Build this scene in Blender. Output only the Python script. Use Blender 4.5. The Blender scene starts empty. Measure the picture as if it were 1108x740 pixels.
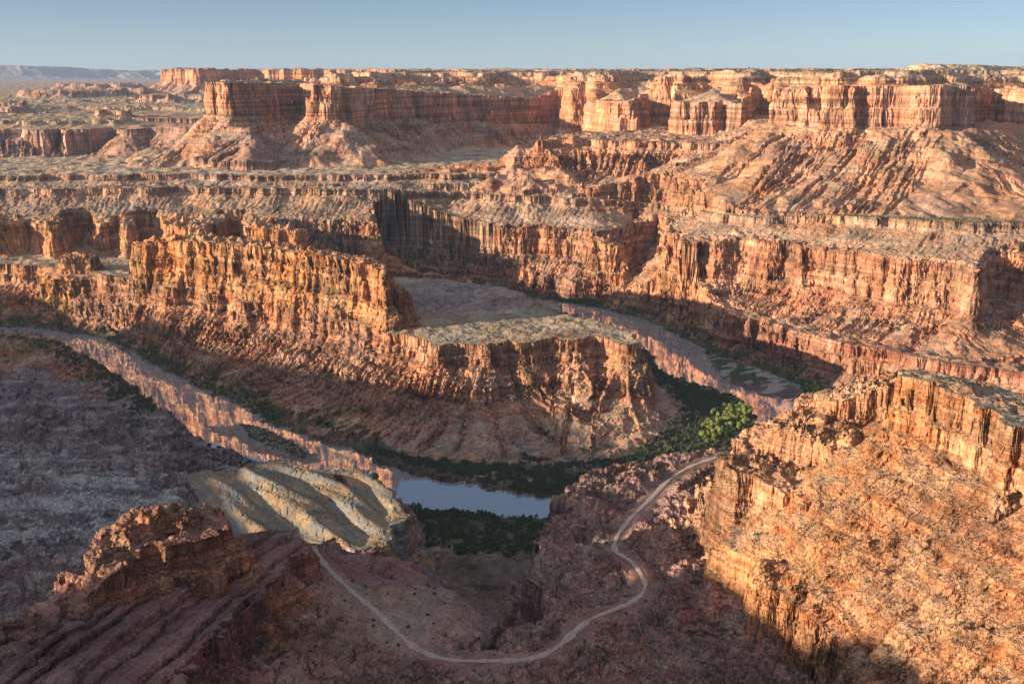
import bpy, math, random
import numpy as np

C = bpy.context.scene
rng = np.random.default_rng(7)
random.seed(7)

# ------------------------------------------------------------------ camera, sky, sun, exposure
FPX = 1078.0                      # focal length in pixels of the 1108 px wide photograph
PITCH = math.atan((370 - 80) / FPX)
cam_d = bpy.data.cameras.new("camera")
cam = bpy.data.objects.new("camera", cam_d)
C.collection.objects.link(cam)
cam_d.sensor_width = 36.0
cam_d.lens = 36.0 * FPX / 1108.0
cam_d.clip_start = 1.0
cam_d.clip_end = 200000.0
cam.location = (0, 0, 0)
cam.rotation_euler = (math.pi / 2 - PITCH, 0, 0)
C.camera = cam

SUN_EL = math.radians(11.0)
SUN_U = np.array((-0.95, -0.31)); SUN_U /= np.hypot(*SUN_U)      # horizontal direction towards the sun
sun_az = math.atan2(SUN_U[0], SUN_U[1])
w = bpy.data.worlds.new("World"); C.world = w; w.use_nodes = True
nt = w.node_tree
bg = nt.nodes["Background"]
sky = nt.nodes.new("ShaderNodeTexSky"); sky.sky_type = 'NISHITA'; sky.sun_disc = False
sky.sun_elevation = SUN_EL; sky.sun_rotation = sun_az % (2 * math.pi)
sky.altitude = 1800; sky.air_density = 0.6; sky.dust_density = 0.8; sky.ozone_density = 1.0
# unseen bright cloud veil overhead towards the sun, added to fill the shadows
tc = nt.nodes.new("ShaderNodeTexCoord")
dt = nt.nodes.new("ShaderNodeVectorMath"); dt.operation = 'DOT_PRODUCT'; nt.links.new(tc.outputs['Generated'], dt.inputs[0])
dt.inputs[1].default_value = (-0.35, -0.45, 0.82)
mr = nt.nodes.new("ShaderNodeMapRange"); mr.interpolation_type = 'SMOOTHSTEP'; nt.links.new(dt.outputs['Value'], mr.inputs[0])
mr.inputs[1].default_value = 0.30; mr.inputs[2].default_value = 0.85
cn = nt.nodes.new("ShaderNodeTexNoise"); cn.inputs['Scale'].default_value = 3.5; cn.inputs['Detail'].default_value = 6
nt.links.new(tc.outputs['Generated'], cn.inputs['Vector'])
m1 = nt.nodes.new("ShaderNodeMath"); m1.operation = 'MULTIPLY'; nt.links.new(mr.outputs[0], m1.inputs[0]); nt.links.new(cn.outputs['Fac'], m1.inputs[1])
ad = nt.nodes.new("ShaderNodeMix"); ad.data_type = 'RGBA'; ad.blend_type = 'ADD'; ad.clamp_factor = False
nt.links.new(m1.outputs[0], ad.inputs[0]); nt.links.new(sky.outputs[0], ad.inputs[6]); ad.inputs[7].default_value = (7.6, 8.1, 9.4, 1)
nt.links.new(ad.outputs[2], bg.inputs[0]); bg.inputs[1].default_value = 0.055
sd = bpy.data.lights.new("sun", 'SUN'); sd.energy = 5.0; sd.angle = math.radians(0.5); sd.color = (1.0, 0.82, 0.60)
so = bpy.data.objects.new("sun", sd); C.collection.objects.link(so)
_t = (SUN_U[0] * math.cos(SUN_EL), SUN_U[1] * math.cos(SUN_EL), math.sin(SUN_EL))
from mathutils import Vector
so.rotation_euler = Vector(_t).to_track_quat('Z', 'Y').to_euler()
so.location = (-500, -200, 500)
C.view_settings.view_transform = 'Standard'; C.view_settings.look = 'None'
C.view_settings.exposure = 1.0; C.view_settings.gamma = 1.0; C.view_settings.use_curve_mapping = False
C.render.engine = 'CYCLES'
C.cycles.use_denoising = True; C.cycles.denoiser = 'OPENIMAGEDENOISE'; C.cycles.denoising_input_passes = 'RGB_ALBEDO_NORMAL'; C.cycles.denoising_prefilter = 'NONE'
C.cycles.max_bounces = 4; C.cycles.diffuse_bounces = 2; C.cycles.glossy_bounces = 2
C.cycles.volume_bounces = 0; C.cycles.caustics_reflective = False

# ------------------------------------------------------------------ helpers
CP, SP = math.cos(PITCH), math.sin(PITCH)
def PX(px, py, z):
    """ground point at height z that lies under a direction of view"""
    a = PITCH + math.atan((py - 370) / FPX)
    Y = -z / math.tan(a)
    c = Y * CP - z * SP
    return ((px - 554) / FPX * c, Y)
def WD(px, D, z=0.0):
    c = D * CP - z * SP
    return ((px - 554) / FPX * c, D)

def tag(o, label=None, cat=None, group=None, kind=None):
    if label: o['label'] = label
    if cat: o['category'] = cat
    if group: o['group'] = group
    if kind: o['kind'] = kind
    return o

# tileable random fields, sampled bilinearly: features from lam down to lam/60
NT = 1024
_tex = {}
def field(seed, beta):
    k = (seed, beta)
    if k not in _tex:
        r = np.random.default_rng(seed)
        f = np.fft.rfft2(r.standard_normal((NT, NT)))
        ky = np.fft.fftfreq(NT)[:, None] * NT; kx = np.fft.rfftfreq(NT)[None, :] * NT
        kk = np.sqrt(kx * kx + ky * ky); kk[0, 0] = 1
        amp = kk ** (-beta) * (1 - np.exp(-(kk / 8.0) ** 4)); amp[kk > 420] = 0
        g = np.fft.irfft2(f * amp, (NT, NT)); g -= g.mean(); g /= g.std()
        _tex[k] = g.astype(np.float32)
    return _tex[k]
def N(x, y, lam, seed, beta=1.9):
    T = field(seed % 5, beta)
    a = seed * 1.13; ca, sa = math.cos(a) * NT / (8 * lam), math.sin(a) * NT / (8 * lam)
    u = ca * x - sa * y + seed * 37.7; v = sa * x + ca * y + seed * 91.3
    ui = np.floor(u); vi = np.floor(v)
    fu = (u - ui).astype(np.float32); fv = (v - vi).astype(np.float32)
    i = ui.astype(np.int32) & (NT - 1); j = vi.astype(np.int32) & (NT - 1)
    i1 = (i + 1) & (NT - 1); j1 = (j + 1) & (NT - 1)
    return (T[j, i] * (1 - fu) + T[j, i1] * fu) * (1 - fv) + (T[j1, i] * (1 - fu) + T[j1, i1] * fu) * fv
def sstep(a, b, x):
    t = np.clip((x - a) / (b - a), 0, 1); return t * t * (3 - 2 * t)

# signed distance to a closed outline (positive outside) and the nearest point of it
def sdf(poly, x, y, closed=True, rz=None):
    P = np.asarray(poly, np.float32); n = len(P)
    if rz is None: rz = np.zeros(n, np.float32)
    best = np.full(x.shape, 1e18, np.float32); qx = np.zeros_like(best); qy = np.zeros_like(best); qz = np.zeros_like(best)
    ins = np.zeros(x.shape, bool)
    for i in range(n if closed else n - 1):
        ax, ay = P[i]; bx, by = P[(i + 1) % n]
        dx, dy = bx - ax, by - ay; L2 = dx * dx + dy * dy + 1e-9
        t = np.clip(((x - ax) * dx + (y - ay) * dy) / L2, 0, 1)
        cx = ax + t * dx; cy = ay + t * dy
        d2 = (x - cx) ** 2 + (y - cy) ** 2
        m = d2 < best
        best = np.where(m, d2, best); qx = np.where(m, cx, qx); qy = np.where(m, cy, qy); qz = np.where(m, rz[i] + t * (rz[(i + 1) % n] - rz[i]), qz)
        if closed and ay != by:
            ins ^= ((ay > y) != (by > y)) & (x < dx * (y - ay) / (dy) + ax)
    d = np.sqrt(best)
    return np.where(ins, -d, d), qx, qy, qz

# ------------------------------------------------------------------ the landforms
# colours are base colours: (rock face, rubble slope, flat top)
ORANGE = (0.50, 0.26, 0.145); GOLD = (0.54, 0.275, 0.13); RED = (0.38, 0.165, 0.09); TAN = (0.50, 0.34, 0.21)
BROWN = (0.36, 0.20, 0.125); RUST = (0.43, 0.235, 0.14); GREYMAR = (0.30, 0.20, 0.165); MAROON = (0.24, 0.125, 0.10)
SAGE = (0.30, 0.235, 0.145); PALE = (0.46, 0.38, 0.30); CREAM = (0.56, 0.42, 0.28); DUN = (0.33, 0.23, 0.165)

LAYERS = []
def layer(name, label, pts, prof, warp=(22, 8, 2.5), lam=(260, 70, 18), gully=0.0, glam=30, top=(3, 90), cols=(ORANGE, RUST, TAN),
          terr=0.45, rough=1.0, cat=None, obj=None, plane=True, skyline=None, smooth=0, over=None, ridge=0.0, om=6, chan=0.0, clam=100):
    """pts: (px, py, z) or ('w', x, y, z); prof: (distance outside the rim, metres below it)"""
    P = []; Z = []
    for p in pts:
        if p[0] == 'w': P.append((p[1], p[2])); Z.append(p[3])
        elif p[0] == 'd': P.append(WD(p[1], p[2], p[3])); Z.append(p[3])
        else: P.append(PX(*p)); Z.append(p[2])
    P = np.array(P); Z = np.array(Z)
    if smooth:
        for _ in range(smooth):
            P = np.stack([0.75 * P + 0.25 * np.roll(P, -1, 0), 0.25 * P + 0.75 * np.roll(P, -1, 0)], 1).reshape(-1, 2)
            Z = np.stack([0.75 * Z + 0.25 * np.roll(Z, -1), 0.25 * Z + 0.75 * np.roll(Z, -1)], 1).reshape(-1)
    c = P.mean(0); s = max(np.ptp(P[:, 0]), np.ptp(P[:, 1]), 1)
    if plane and np.ptp(Z) > 0.5:
        A = np.c_[np.ones(len(P)), (P - c) / s]
        co = np.linalg.solve(A.T @ A + np.diag([0, 1e-3, 1e-3]), A.T @ Z)
    else: co = np.array([Z.mean(), 0, 0])
    prof = list(prof); prof.append((prof[-1][0] + 70, prof[-1][1] + 300)); prof.append((prof[-1][0] + 2e5, prof[-1][1] + 4e4))
    LAYERS.append(dict(name=name, label=label, P=P, Z=Z, c=c, s=s, co=co, prof=np.array(prof, float), warp=warp, lam=lam, gully=gully,
                       glam=glam, top=top, cols=cols, terr=terr, rough=rough, cat=cat or name.replace('_', ' '), id=len(LAYERS) + 1,
                       box=(P[:, 0].min(), P[:, 0].max(), P[:, 1].min(), P[:, 1].max()), skyline=skyline, over=over, ridge=ridge, om=om, chan=chan, clam=clam))

SHEER = [(0, 0), (3, 30), (6, 48), (14, 60), (40, 80)]

# --- far side, from the river up to the skyline
layer('river_bench', 'low red canyon wall with flat top running along the far bank of the river',
      [(380, 290, -540), (430, 298, -540), (500, 297, -540), (570, 299, -540), (610, 301, -542), (650, 304, -545), (680, 306, -545), (664, 311, -545), (700, 318, -535),
       (735, 327, -523), (770, 335, -515), (830, 350, -512), (890, 365, -510), (960, 380, -510), (1060, 397, -510), (1108, 405, -510), (1400, 450, -510),
       ('w', 2600, 2200, -510), ('w', 2600, 4200, -540), ('w', -800, 4200, -540)],
      [(0, 0), (3, 22), (9, 28), (12, 52), (22, 60), (45, 84), (70, 90)], warp=(10, 5, 2), lam=(180, 50, 14), gully=6, top=(2.5, 60), cols=((0.42, 0.21, 0.135), BROWN, (0.36, 0.24, 0.16)), rough=.7)
F_PROF = [(0, 0), (3, 25), (9, 40), (12, 70), (24, 82), (60, 108), (100, 128)]
layer('canyon_terrace', 'orange fluted cliff tier with dark alcoves stretching across the left middle distance',
      [(-260, 252, -395), (0, 244, -395), (30, 240, -395), (58, 245, -395), (68, 233, -395), (98, 232, -395), (108, 243, -395), (128, 236, -395), (136, 243, -395), (150, 231, -395),
       (176, 231, -395), (186, 245, -395), (215, 248, -395), (236, 240, -395), (242, 232, -395), (262, 232, -395), (268, 246, -395), (300, 250, -395), (330, 249, -395), (345, 240, -395), (352, 250, -395), (388, 252, -395), (402, 247, -397), (406, 242, -404),
       (408, 238, -410), (430, 237, -412), (460, 237, -412), (476, 240, -418), (474, 245, -425), (500, 246, -424), (540, 246, -422), (580, 246, -421), (608, 249, -424), (640, 256, -434), (668, 268, -452),
       (680, 260, -450), (684, 240, -425), (700, 236, -415), (722, 237, -412), (734, 258, -396), ('w', 500, 4300, -402), ('w', -2800, 4300, -395)],
      F_PROF, over='river_bench', warp=(9, 7, 3.5), lam=(140, 45, 14), gully=10, glam=26, top=(6, 60), cols=(GOLD, (0.47, 0.25, 0.13), (0.41, 0.27, 0.16)), rough=1.0, terr=.4)
layer('canyon_terrace', 'broad orange sunlit cliff above the river bench on the right',
      [(690, 239, -412), (722, 238, -410), (736, 258, -396), (738, 272, -390), (762, 263, -388), (800, 258, -376), (850, 261, -372), (900, 269, -369), (950, 277, -368), (1000, 284, -367), (1035, 287, -367), (1054, 291, -367),
       (1064, 284, -362), (1076, 276, -352), (1108, 272, -345), (1300, 282, -345), ('w', 2700, 2600, -400), ('w', 2700, 4200, -400), ('w', 500, 4200, -402)],
      [(0, 0), (3, 30), (8, 52), (10, 56), (14, 86), (30, 102), (64, 122), (130, 142)], over='river_bench', ridge=4, warp=(12, 3.5, 1), lam=(150, 46, 14), gully=9, glam=26, top=(5, 60), cols=((0.51, 0.265, 0.155), (0.44, 0.235, 0.145), (0.40, 0.265, 0.175)), rough=1.2)
layer('white_rim_bench', 'rubble covered rim bench with pale capstone below the tan plain',
      [(-260, 207, -330), (0, 204, -330), (100, 204, -330), (200, 202, -330), (300, 204, -330), (400, 205, -332), (425, 207, -334), (480, 207, -348), (540, 211, -350), (600, 213, -352),
       (640, 215, -352), (668, 217, -362), (700, 219, -372), (738, 223, -364), (760, 228, -352), (790, 234, -342), (850, 234, -332), (900, 234, -320), (960, 236, -310), (1000, 238, -304), (1060, 240, -298), (1108, 242, -295), (1400, 250, -285),
       ('w', 2800, 4300, -320), ('w', -2800, 4300, -330)],
      [(0, 0), (3, 14), (10, 20), (50, 36), (110, 52), (180, 64)], over='canyon_terrace', warp=(14, 8, 3), lam=(200, 60, 15), gully=8, top=(2, 60), cols=((0.44, 0.27, 0.17), (0.40, 0.235, 0.145), (0.42, 0.30, 0.19)), rough=2.0)
layer('sandy_plain', 'flat tan plain below the butte with a dark ledge along its near edge',
      [(-260, 191, -305), (0, 190, -305), (100, 189, -305), (200, 188, -305), (300, 190, -305), (380, 189, -305), (420, 190, -305), (445, 188, -305), (480, 188, -303), (520, 188, -303), (560, 186, -303), (590, 188, -303), (600, 180, -300),
       ('w', 300, 4600, -300), ('w', -3600, 4600, -305)],
      [(0, 0), (3, 12), (18, 18), (60, 25)], over='white_rim_bench', warp=(14, 7, 2.5), lam=(180, 50, 14), gully=6, top=(2, 120), cols=((0.44, 0.25, 0.16), (0.42, 0.25, 0.16), (0.48, 0.355, 0.235)), rough=1.2)
layer('slickrock_ridge', 'long low rust red ridge ending in a nose on the tan plain',
      [(432, 186, -299), (460, 184, -296), (500, 183, -293), (540, 181, -288), (575, 174, -268), (600, 170, -258), (600, 166, -250), (560, 172, -268), (500, 178, -286), (450, 181, -296)],
      [(0, 0), (3, 10), (24, 26)], over='white_rim_bench', warp=(10, 5, 2), lam=(120, 40, 12), gully=10, top=(2, 60), cols=((0.46, 0.2, 0.1), RUST, RUST))
layer('middle_bench', 'dark banded bench cliff crossing the left distance in shade',
      [('w', -3900, 3900, -209), (-60, 142, -209), (0, 141, -209), (60, 140, -209), (120, 139, -209), (140, 141, -209), (165, 138, -204), (190, 137, -195), (215, 137, -186), (245, 138, -180), (274, 139, -178), (300, 128, -178),
       ('w', -500, 5200, -190), ('w', -300, 60000, -190), ('w', -60000, 60000, -190), ('w', -60000, 3900, -190)],
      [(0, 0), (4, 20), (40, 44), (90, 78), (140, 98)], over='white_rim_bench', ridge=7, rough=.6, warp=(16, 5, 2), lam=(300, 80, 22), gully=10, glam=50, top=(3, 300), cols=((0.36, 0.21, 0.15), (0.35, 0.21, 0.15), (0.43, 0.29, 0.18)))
layer('middle_bench', 'long ledge of red slope rock with a square nose in the centre distance',
      [(583, 152, -205), (600, 151, -205), (640, 151, -205), (700, 153, -205), (760, 155, -206), (800, 157, -208), (830, 155, -208), ('d', 860, 3500, -205), ('w', 1200, 4600, -205), ('w', 700, 5000, -200), (690, 141, -200), (640, 143, -203), (600, 146, -205)],
      [(0, 0), (3, 16), (35, 36), (80, 62), (84, 74), (150, 98), (154, 104), (230, 130), (300, 142)], over='white_rim_bench', om=24, ridge=8, warp=(22, 10, 3), lam=(190, 60, 16), gully=26, glam=44, top=(3, 100), cols=((0.48, 0.25, 0.145), (0.46, 0.25, 0.145), (0.44, 0.28, 0.175)), rough=1.2)
layer('talus_apron', 'smooth gullied orange slope below the tall right mesa wall',
      [('d', 815, 3180, -150), ('d', 838, 3060, -150), ('d', 850, 2990, -150), ('d', 890, 2935, -150), ('d', 940, 2845, -150), ('d', 990, 2775, -150), ('d', 1030, 2725, -150), ('d', 1050, 2800, -150), ('d', 1108, 2950, -152), ('d', 1300, 2620, -150), ('d', 1300, 4200, -150), ('d', 815, 4200, -150)],
      [(0, 0), (60, 30), (120, 52), (124, 57), (190, 84), (270, 112), (274, 116), (360, 138), (460, 160), (560, 180)], over='white_rim_bench', om=26, ridge=4.5, rough=.7, terr=.3, warp=(16, 8, 3), lam=(200, 60, 16), gully=10, glam=46, top=(3, 100), smooth=1, cols=((0.47, 0.25, 0.145), (0.47, 0.265, 0.155), (0.46, 0.27, 0.165)))
T_PROF = [(0, 0), (5, 55), (10, 62), (14, 108), (24, 118), (70, 150), (140, 192), (230, 238), (330, 275)]
layer('sandstone_mesa', 'sheer walled red sandstone mesa in the right distance with alcoves in deep shade',
      [('d', 233, 3720, -30), ('d', 252, 3660, -30), ('d', 300, 3900, -33), ('d', 328, 4000, -36), ('d', 342, 3660, -36), ('d', 360, 3640, -44), ('d', 420, 4050, -60), ('d', 490, 4400, -82), ('d', 560, 4650, -103), ('d', 612, 4800, -122),
       ('d', 618, 4450, -115), ('d', 640, 4250, -111), ('d', 655, 3980, -104), ('d', 688, 3800, -100), ('d', 697, 4200, -105), ('d', 731, 4150, -105), ('d', 738, 3620, -95), ('d', 770, 3520, -95), ('d', 803, 3440, -96), ('d', 811, 3900, -100), ('d', 842, 3850, -90),
       ('d', 850, 3000, -36), ('d', 890, 2950, -34), ('d', 940, 2860, -32), ('d', 990, 2790, -31), ('d', 1028, 2740, -30), ('d', 1036, 3250, -44), ('d', 1075, 3360, -48), ('d', 1120, 3100, -44), ('d', 1300, 2700, -36),
       ('w', 4200, 3000, -20), ('w', 4200, 9000, -20), ('d', 500, 9000, -20), ('d', 440, 5600, -22), ('d', 350, 4800, -24), ('d', 280, 4250, -24), ('d', 236, 3800, -25)],
      T_PROF, ridge=6, rough=.5, warp=(24, 5, 1.5), lam=(260, 70, 20), gully=12, glam=60, top=(4, 200), cols=((0.50, 0.27, 0.165), (0.45, 0.27, 0.17), (0.40, 0.29, 0.18)), terr=.5)
layer('domed_rock', 'cream coloured rounded rock tier along the skyline above the red mesa walls',
      [('d', 372, 4500, 2), ('d', 410, 4700, 4), ('d', 440, 5000, 2), ('d', 520, 5050, 4), ('d', 540, 5400, 5), ('d', 610, 5600, 5), ('d', 634, 4900, 8), ('d', 668, 4500, 8), ('d', 700, 5100, 10), ('d', 730, 5100, 10), ('d', 748, 4250, 10), ('d', 806, 4000, 8), ('d', 820, 4700, 8), ('d', 850, 4600, 8), ('d', 866, 3750, 4), ('d', 905, 3700, 4), ('d', 915, 3950, 6), ('d', 940, 3900, 8), ('d', 980, 3300, 10), ('d', 1040, 3350, 12), ('d', 1080, 3900, 12), ('d', 1140, 3600, 12), ('d', 1400, 3400, 10),
       ('w', 5200, 9000, 10), ('w', 400, 9000, 10)],
      [(0, 0), (8, 10), (60, 22), (66, 36), (150, 50), (156, 64), (280, 84), (286, 96), (420, 125)], warp=(80, 18, 4), rough=.4, lam=(420, 120, 40), gully=16, glam=80, top=(4, 300), cols=((0.44, 0.28, 0.175), (0.39, 0.26, 0.165), (0.34, 0.245, 0.16)), terr=.6, over='sandstone_mesa')
layer('rock_dome', 'smooth cream rock dome topping the skyline at the right',
      [('d', 985, 3750, 30), ('d', 1010, 3700, 31), ('d', 1045, 3720, 32), ('d', 1062, 3800, 30), ('d', 1100, 4200, 26), ('d', 1160, 4100, 26), ('d', 1160, 4500, 26), ('d', 1000, 4300, 28)],
      [(0, 0), (12, 5), (50, 24), (80, 32)], warp=(16, 8, 3), lam=(200, 60, 20), top=(2, 100), cols=(CREAM, (0.48, 0.37, 0.24), (0.46, 0.36, 0.23)))
layer('distant_mesa', 'long level mesa on the horizon with a partly shaded orange face',
      [('d', 176, 8300, 36), ('d', 230, 8200, 36), ('d', 262, 8900, 36), ('d', 285, 9000, 36), ('d', 300, 8200, 34), ('d', 380, 8600, 32), ('d', 420, 8500, 30), ('d', 480, 9400, 26), ('d', 560, 9200, 30), ('d', 610, 9000, 28), ('d', 700, 9600, 40), ('d', 1108, 9200, 46), ('d', 1500, 9000, 46),
       ('w', 9000, 16000, 46), ('w', -3200, 16000, 40)],
      [(0, 0), (20, 90), (40, 110), (160, 160), (420, 230), (800, 250)], warp=(90, 30, 8), lam=(700, 200, 60), gully=50, glam=160, top=(6, 500), cols=((0.50, 0.24, 0.13), (0.42, 0.23, 0.14), (0.38, 0.28, 0.2)))
for k, pp in enumerate([[(118, 8200), (150, 8000), (165, 8300), (140, 8600)], [(20, 7600), (66, 7300), (120, 7500), (128, 7900), (60, 8000)], [(150, 6600), (175, 6500), (182, 6800), (160, 6900)],
                        [(0, 5600), (16, 5500), (20, 5800), (0, 5900)], [(60, 9800), (130, 9600), (150, 10200), (70, 10400)], [(205, 6800), (222, 6600), (230, 7000), (210, 7100)],
                        [(-40, 5000), (12, 4900), (22, 5150), (-40, 5300)], [(105, 4800), (132, 4780), (136, 4900), (110, 4950)]]):
    zz = (-112, -118, -130, -150, -90, -140, -160, -165)[k]
    layer('eroded_hill', ('rusty eroded hill at the foot of the horizon mesa', 'wide dark flat topped hill on the left distant plain', 'small brown hill beside the shaded foot of the horizon mesa', 'low brown hill at the left edge of the distant plain',
                          'faint far hill in front of the blue mountains', 'yellowish hill between the horizon mesa and the near butte', 'reddish low hill above the shaded bench on the left', 'small pointed mound on the distant plain above the yellow slopes')[k],
          [('d', a, b, zz) for a, b in pp], [(0, 0), (8, 14), (60, 34), (140, 60), (260, 90)], terr=.15, warp=(40, 14, 3), lam=(240, 80, 30), gully=30, glam=60, top=(4, 220), rough=.3, cols=((0.40, 0.22, 0.14), (0.38, 0.23, 0.15), (0.40, 0.27, 0.18)))
for k, (pp, zz) in enumerate([([(-120, 4200), (-20, 4120), (40, 4060), (90, 4080), (128, 4180), (120, 4500), (60, 4800), (-120, 4900)], -181), ([(-300, 116), (0, 117), (90, 115), (180, 116), (225, 118), (240, 112), (100, 108), (-300, 105)], -178), ([(-300, 110), (20, 109), (120, 108), (205, 109), (225, 106), (100, 103), (-300, 101)], -166)]):
    layer('low_bench', ('yellowish rolling slope above the shaded bench on the left', 'dark strip of low bench crossing the left distant plain', 'farther dark strip of bench on the left distant plain')[k],
          [(('d', a, b, zz) if b > 1000 else (a, b, zz)) for a, b in pp], [(0, 0), (10, 10), (60, 18), (160, 26)], warp=(40, 16, 5), lam=(260, 80, 26), gully=16, glam=60, top=(3, 200), rough=.3, terr=.2, cols=((0.38, 0.235, 0.165), (0.40, 0.28, 0.17), (0.42, 0.30, 0.185)))
layer('mountains', 'hazy blue mountain range on the left horizon',
      [('w', -60000, 36000, 330), ('d', -200, 36000, 320), ('d', 0, 37000, 270), ('d', 60, 38000, 240), ('d', 150, 40000, 60), ('d', 260, 41000, -60), ('w', -8000, 52000, 0), ('w', -60000, 52000, 330)],
      [(0, 0), (400, 60), (1200, 160), (3000, 330), (6000, 460)], warp=(900, 300, 90), lam=(5000, 1400, 400), gully=500, glam=1200, top=(16, 2600), cols=(DUN, DUN, (0.30, 0.26, 0.22)), terr=.2)

# --- the tongue of land inside the river bend
layer('peninsula', 'stepped red and tan rock peninsula enclosed by the river bend',
      [(-300, 262, -478), (0, 288, -476), (60, 288, -475), (150, 303, -459), (230, 317, -465), (330, 337, -469), (420, 361, -470), (500, 373, -470), (530, 374, -470), (546, 366, -470), (572, 370, -470), (590, 362, -470), (622, 370, -470), (650, 364, -470), (672, 371, -470), (688, 368, -470), (684, 356, -470),
       (655, 349, -470), (620, 342, -470), (590, 334, -472), (570, 322, -476), (540, 311, -480), (490, 303, -482), (430, 298, -484), (300, 285, -484), (0, 262, -484), (-300, 245, -484)],
      [(0, 0), (2, 18), (7, 22), (9, 36), (24, 48), (56, 74), (59, 80), (100, 95), (104, 99), (160, 109), (230, 116), (300, 121), (350, 130)], smooth=2, ridge=5, warp=(11, 6, 2.5), lam=(150, 40, 13), gully=13, glam=24, chan=1.0, clam=60, top=(1.2, 80), cols=((0.47, 0.25, 0.145), (0.38, 0.20, 0.125), (0.42, 0.315, 0.205)), rough=1.3)
layer('rock_fin', over='peninsula', label='golden fluted fin of rock standing on the peninsula above the river', pts=
      [(148, 268, -380), (165, 263, -374), (185, 261, -366), (230, 262, -357), (280, 267, -355), (330, 274, -356), (380, 282, -358), (404, 288, -363), (416, 295, -364), (420, 289, -364), (404, 279, -363), (380, 275, -358), (330, 267, -356), (280, 260, -355), (230, 255, -357), (185, 255, -366), (148, 261, -380)],
      prof=[(0, 0), (3, 25), (8, 38), (11, 62), (18, 74), (32, 98)], warp=(5, 6, 3), lam=(90, 36, 12), gully=3, glam=22, terr=.25, top=(5, 40), cols=((0.54, 0.275, 0.13), (0.47, 0.245, 0.13), (0.43, 0.27, 0.15)), rough=1.3)
layer('rock_pinnacle', 'jagged shaded pinnacle at the nose of the golden fin',
      [(430, 312, -405), (438, 312, -405), (440, 318, -407), (431, 318, -407)], [(0, 0), (4, 24), (10, 40), (24, 62), (50, 76)], warp=(4, 3, 2), lam=(50, 24, 9), top=(3, 20), cols=((0.42, 0.2, 0.11), RUST, RUST))
layer('rock_knob', 'small lit rock knobs on the bench left of the golden fin',
      [(66, 277, -440), (84, 272, -436), (104, 276, -438), (100, 280, -440), (72, 281, -441)], [(0, 0), (4, 20), (12, 32), (40, 44)], warp=(6, 5, 3), lam=(60, 30, 11), top=(6, 24), cols=((0.50, 0.26, 0.11), RUST, RUST))
for k, pp in enumerate([[(455, 312), (490, 307), (530, 309), (540, 314), (500, 317), (460, 318)], [(430, 324), (500, 320), (560, 322), (575, 326), (520, 331), (440, 334)]]):
    layer('rock_dome', ('low grey rock dome on the shaded back of the peninsula', 'flat grey rock shelf between the dome and the lit bench')[k], [(a, b, -466 if k == 0 else -467) for a, b in pp], [(0, 0), (10, 2), (40, 9), (60, 14)], warp=(14, 6, 2), lam=(80, 30, 10), chan=1.6, clam=50, top=(2.2, 50), cols=(GREYMAR, GREYMAR, (0.34, 0.27, 0.22)), rough=.6)

# --- near side of the river
layer('badland_slope', 'dark maroon slope with pale ledges running down to the left bank',
      [(-500, 390, -468), (-120, 405, -470), (-40, 422, -474), (20, 428, -480), (50, 448, -486), (95, 452, -490), (115, 480, -497), (170, 500, -503), (215, 520, -508), (220, 560, -508), (200, 640, -508), (0, 800, -500), (-600, 800, -470)],
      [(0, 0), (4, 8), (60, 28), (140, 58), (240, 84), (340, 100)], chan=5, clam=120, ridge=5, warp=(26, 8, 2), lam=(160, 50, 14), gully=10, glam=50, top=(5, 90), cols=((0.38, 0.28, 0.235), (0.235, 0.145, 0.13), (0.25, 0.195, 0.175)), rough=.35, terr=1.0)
layer('pale_ledges', 'whitish broken ledge rock on the shaded slope at the left',
      [(-200, 470, -478), (0, 488, -480), (60, 500, -484), (140, 522, -490), (190, 536, -494), (170, 560, -494), (60, 575, -488), (-200, 600, -478)],
      [(0, 0), (2, 4), (10, 6), (12, 10), (30, 14), (60, 24)], warp=(18, 9, 4), lam=(90, 30, 11), top=(3, 40), cols=((0.56, 0.51, 0.46), (0.36, 0.32, 0.28), (0.27, 0.235, 0.20)), rough=1.6, terr=1)
layer('clay_hill', 'smooth yellow grey clay hills with rounded sunlit backs above the river',
      [(212, 512, -500), (250, 502, -498), (300, 503, -498), (345, 508, -500), (372, 510, -502), (398, 512, -503), (420, 522, -503), (432, 545, -502), (420, 580, -500), (395, 592, -500), (352, 588, -500), (320, 600, -502), (260, 600, -502), (215, 560, -502)],
      [(0, 0), (4, 16), (12, 30), (16, 46), (34, 70), (56, 98)], warp=(12, 5, 1.5), lam=(110, 40, 16), chan=1.5, clam=42, gully=3, top=(0.2, 60), cols=((0.27, 0.175, 0.14), (0.285, 0.225, 0.145), (0.30, 0.235, 0.145)), rough=.4, terr=.0)
layer('road_bench', 'broad shaded maroon bench that carries the dirt road',
      [(336, 606, -430), (352, 622, -430), (395, 640, -430), (440, 640, -430), (490, 652, -430), (508, 676, -430), (530, 694, -430), (560, 688, -430), (584, 668, -430), (590, 648, -430), (577, 634, -430), (574, 612, -430), (584, 584, -430), (602, 556, -430), (612, 534, -430), (635, 512, -430), (664, 500, -430), (712, 493, -430),
       (770, 487, -430), (830, 482, -430), (1000, 480, -430), (1500, 500, -430), ('w', 1500, 100, -430), ('w', 300, 100, -430), ('w', -260, 380, -430), (80, 720, -430), (180, 660, -430), (260, 615, -430)],
      [(0, 0), (3, 30), (9, 40), (13, 66), (26, 92), (52, 128), (76, 156)], chan=3, clam=90, warp=(7, 4, 1.5), lam=(90, 32, 11), gully=4, glam=24, top=(4, 130), cols=((0.36, 0.215, 0.16), (0.32, 0.195, 0.15), (0.31, 0.19, 0.148)), rough=.35, terr=.9)
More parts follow.
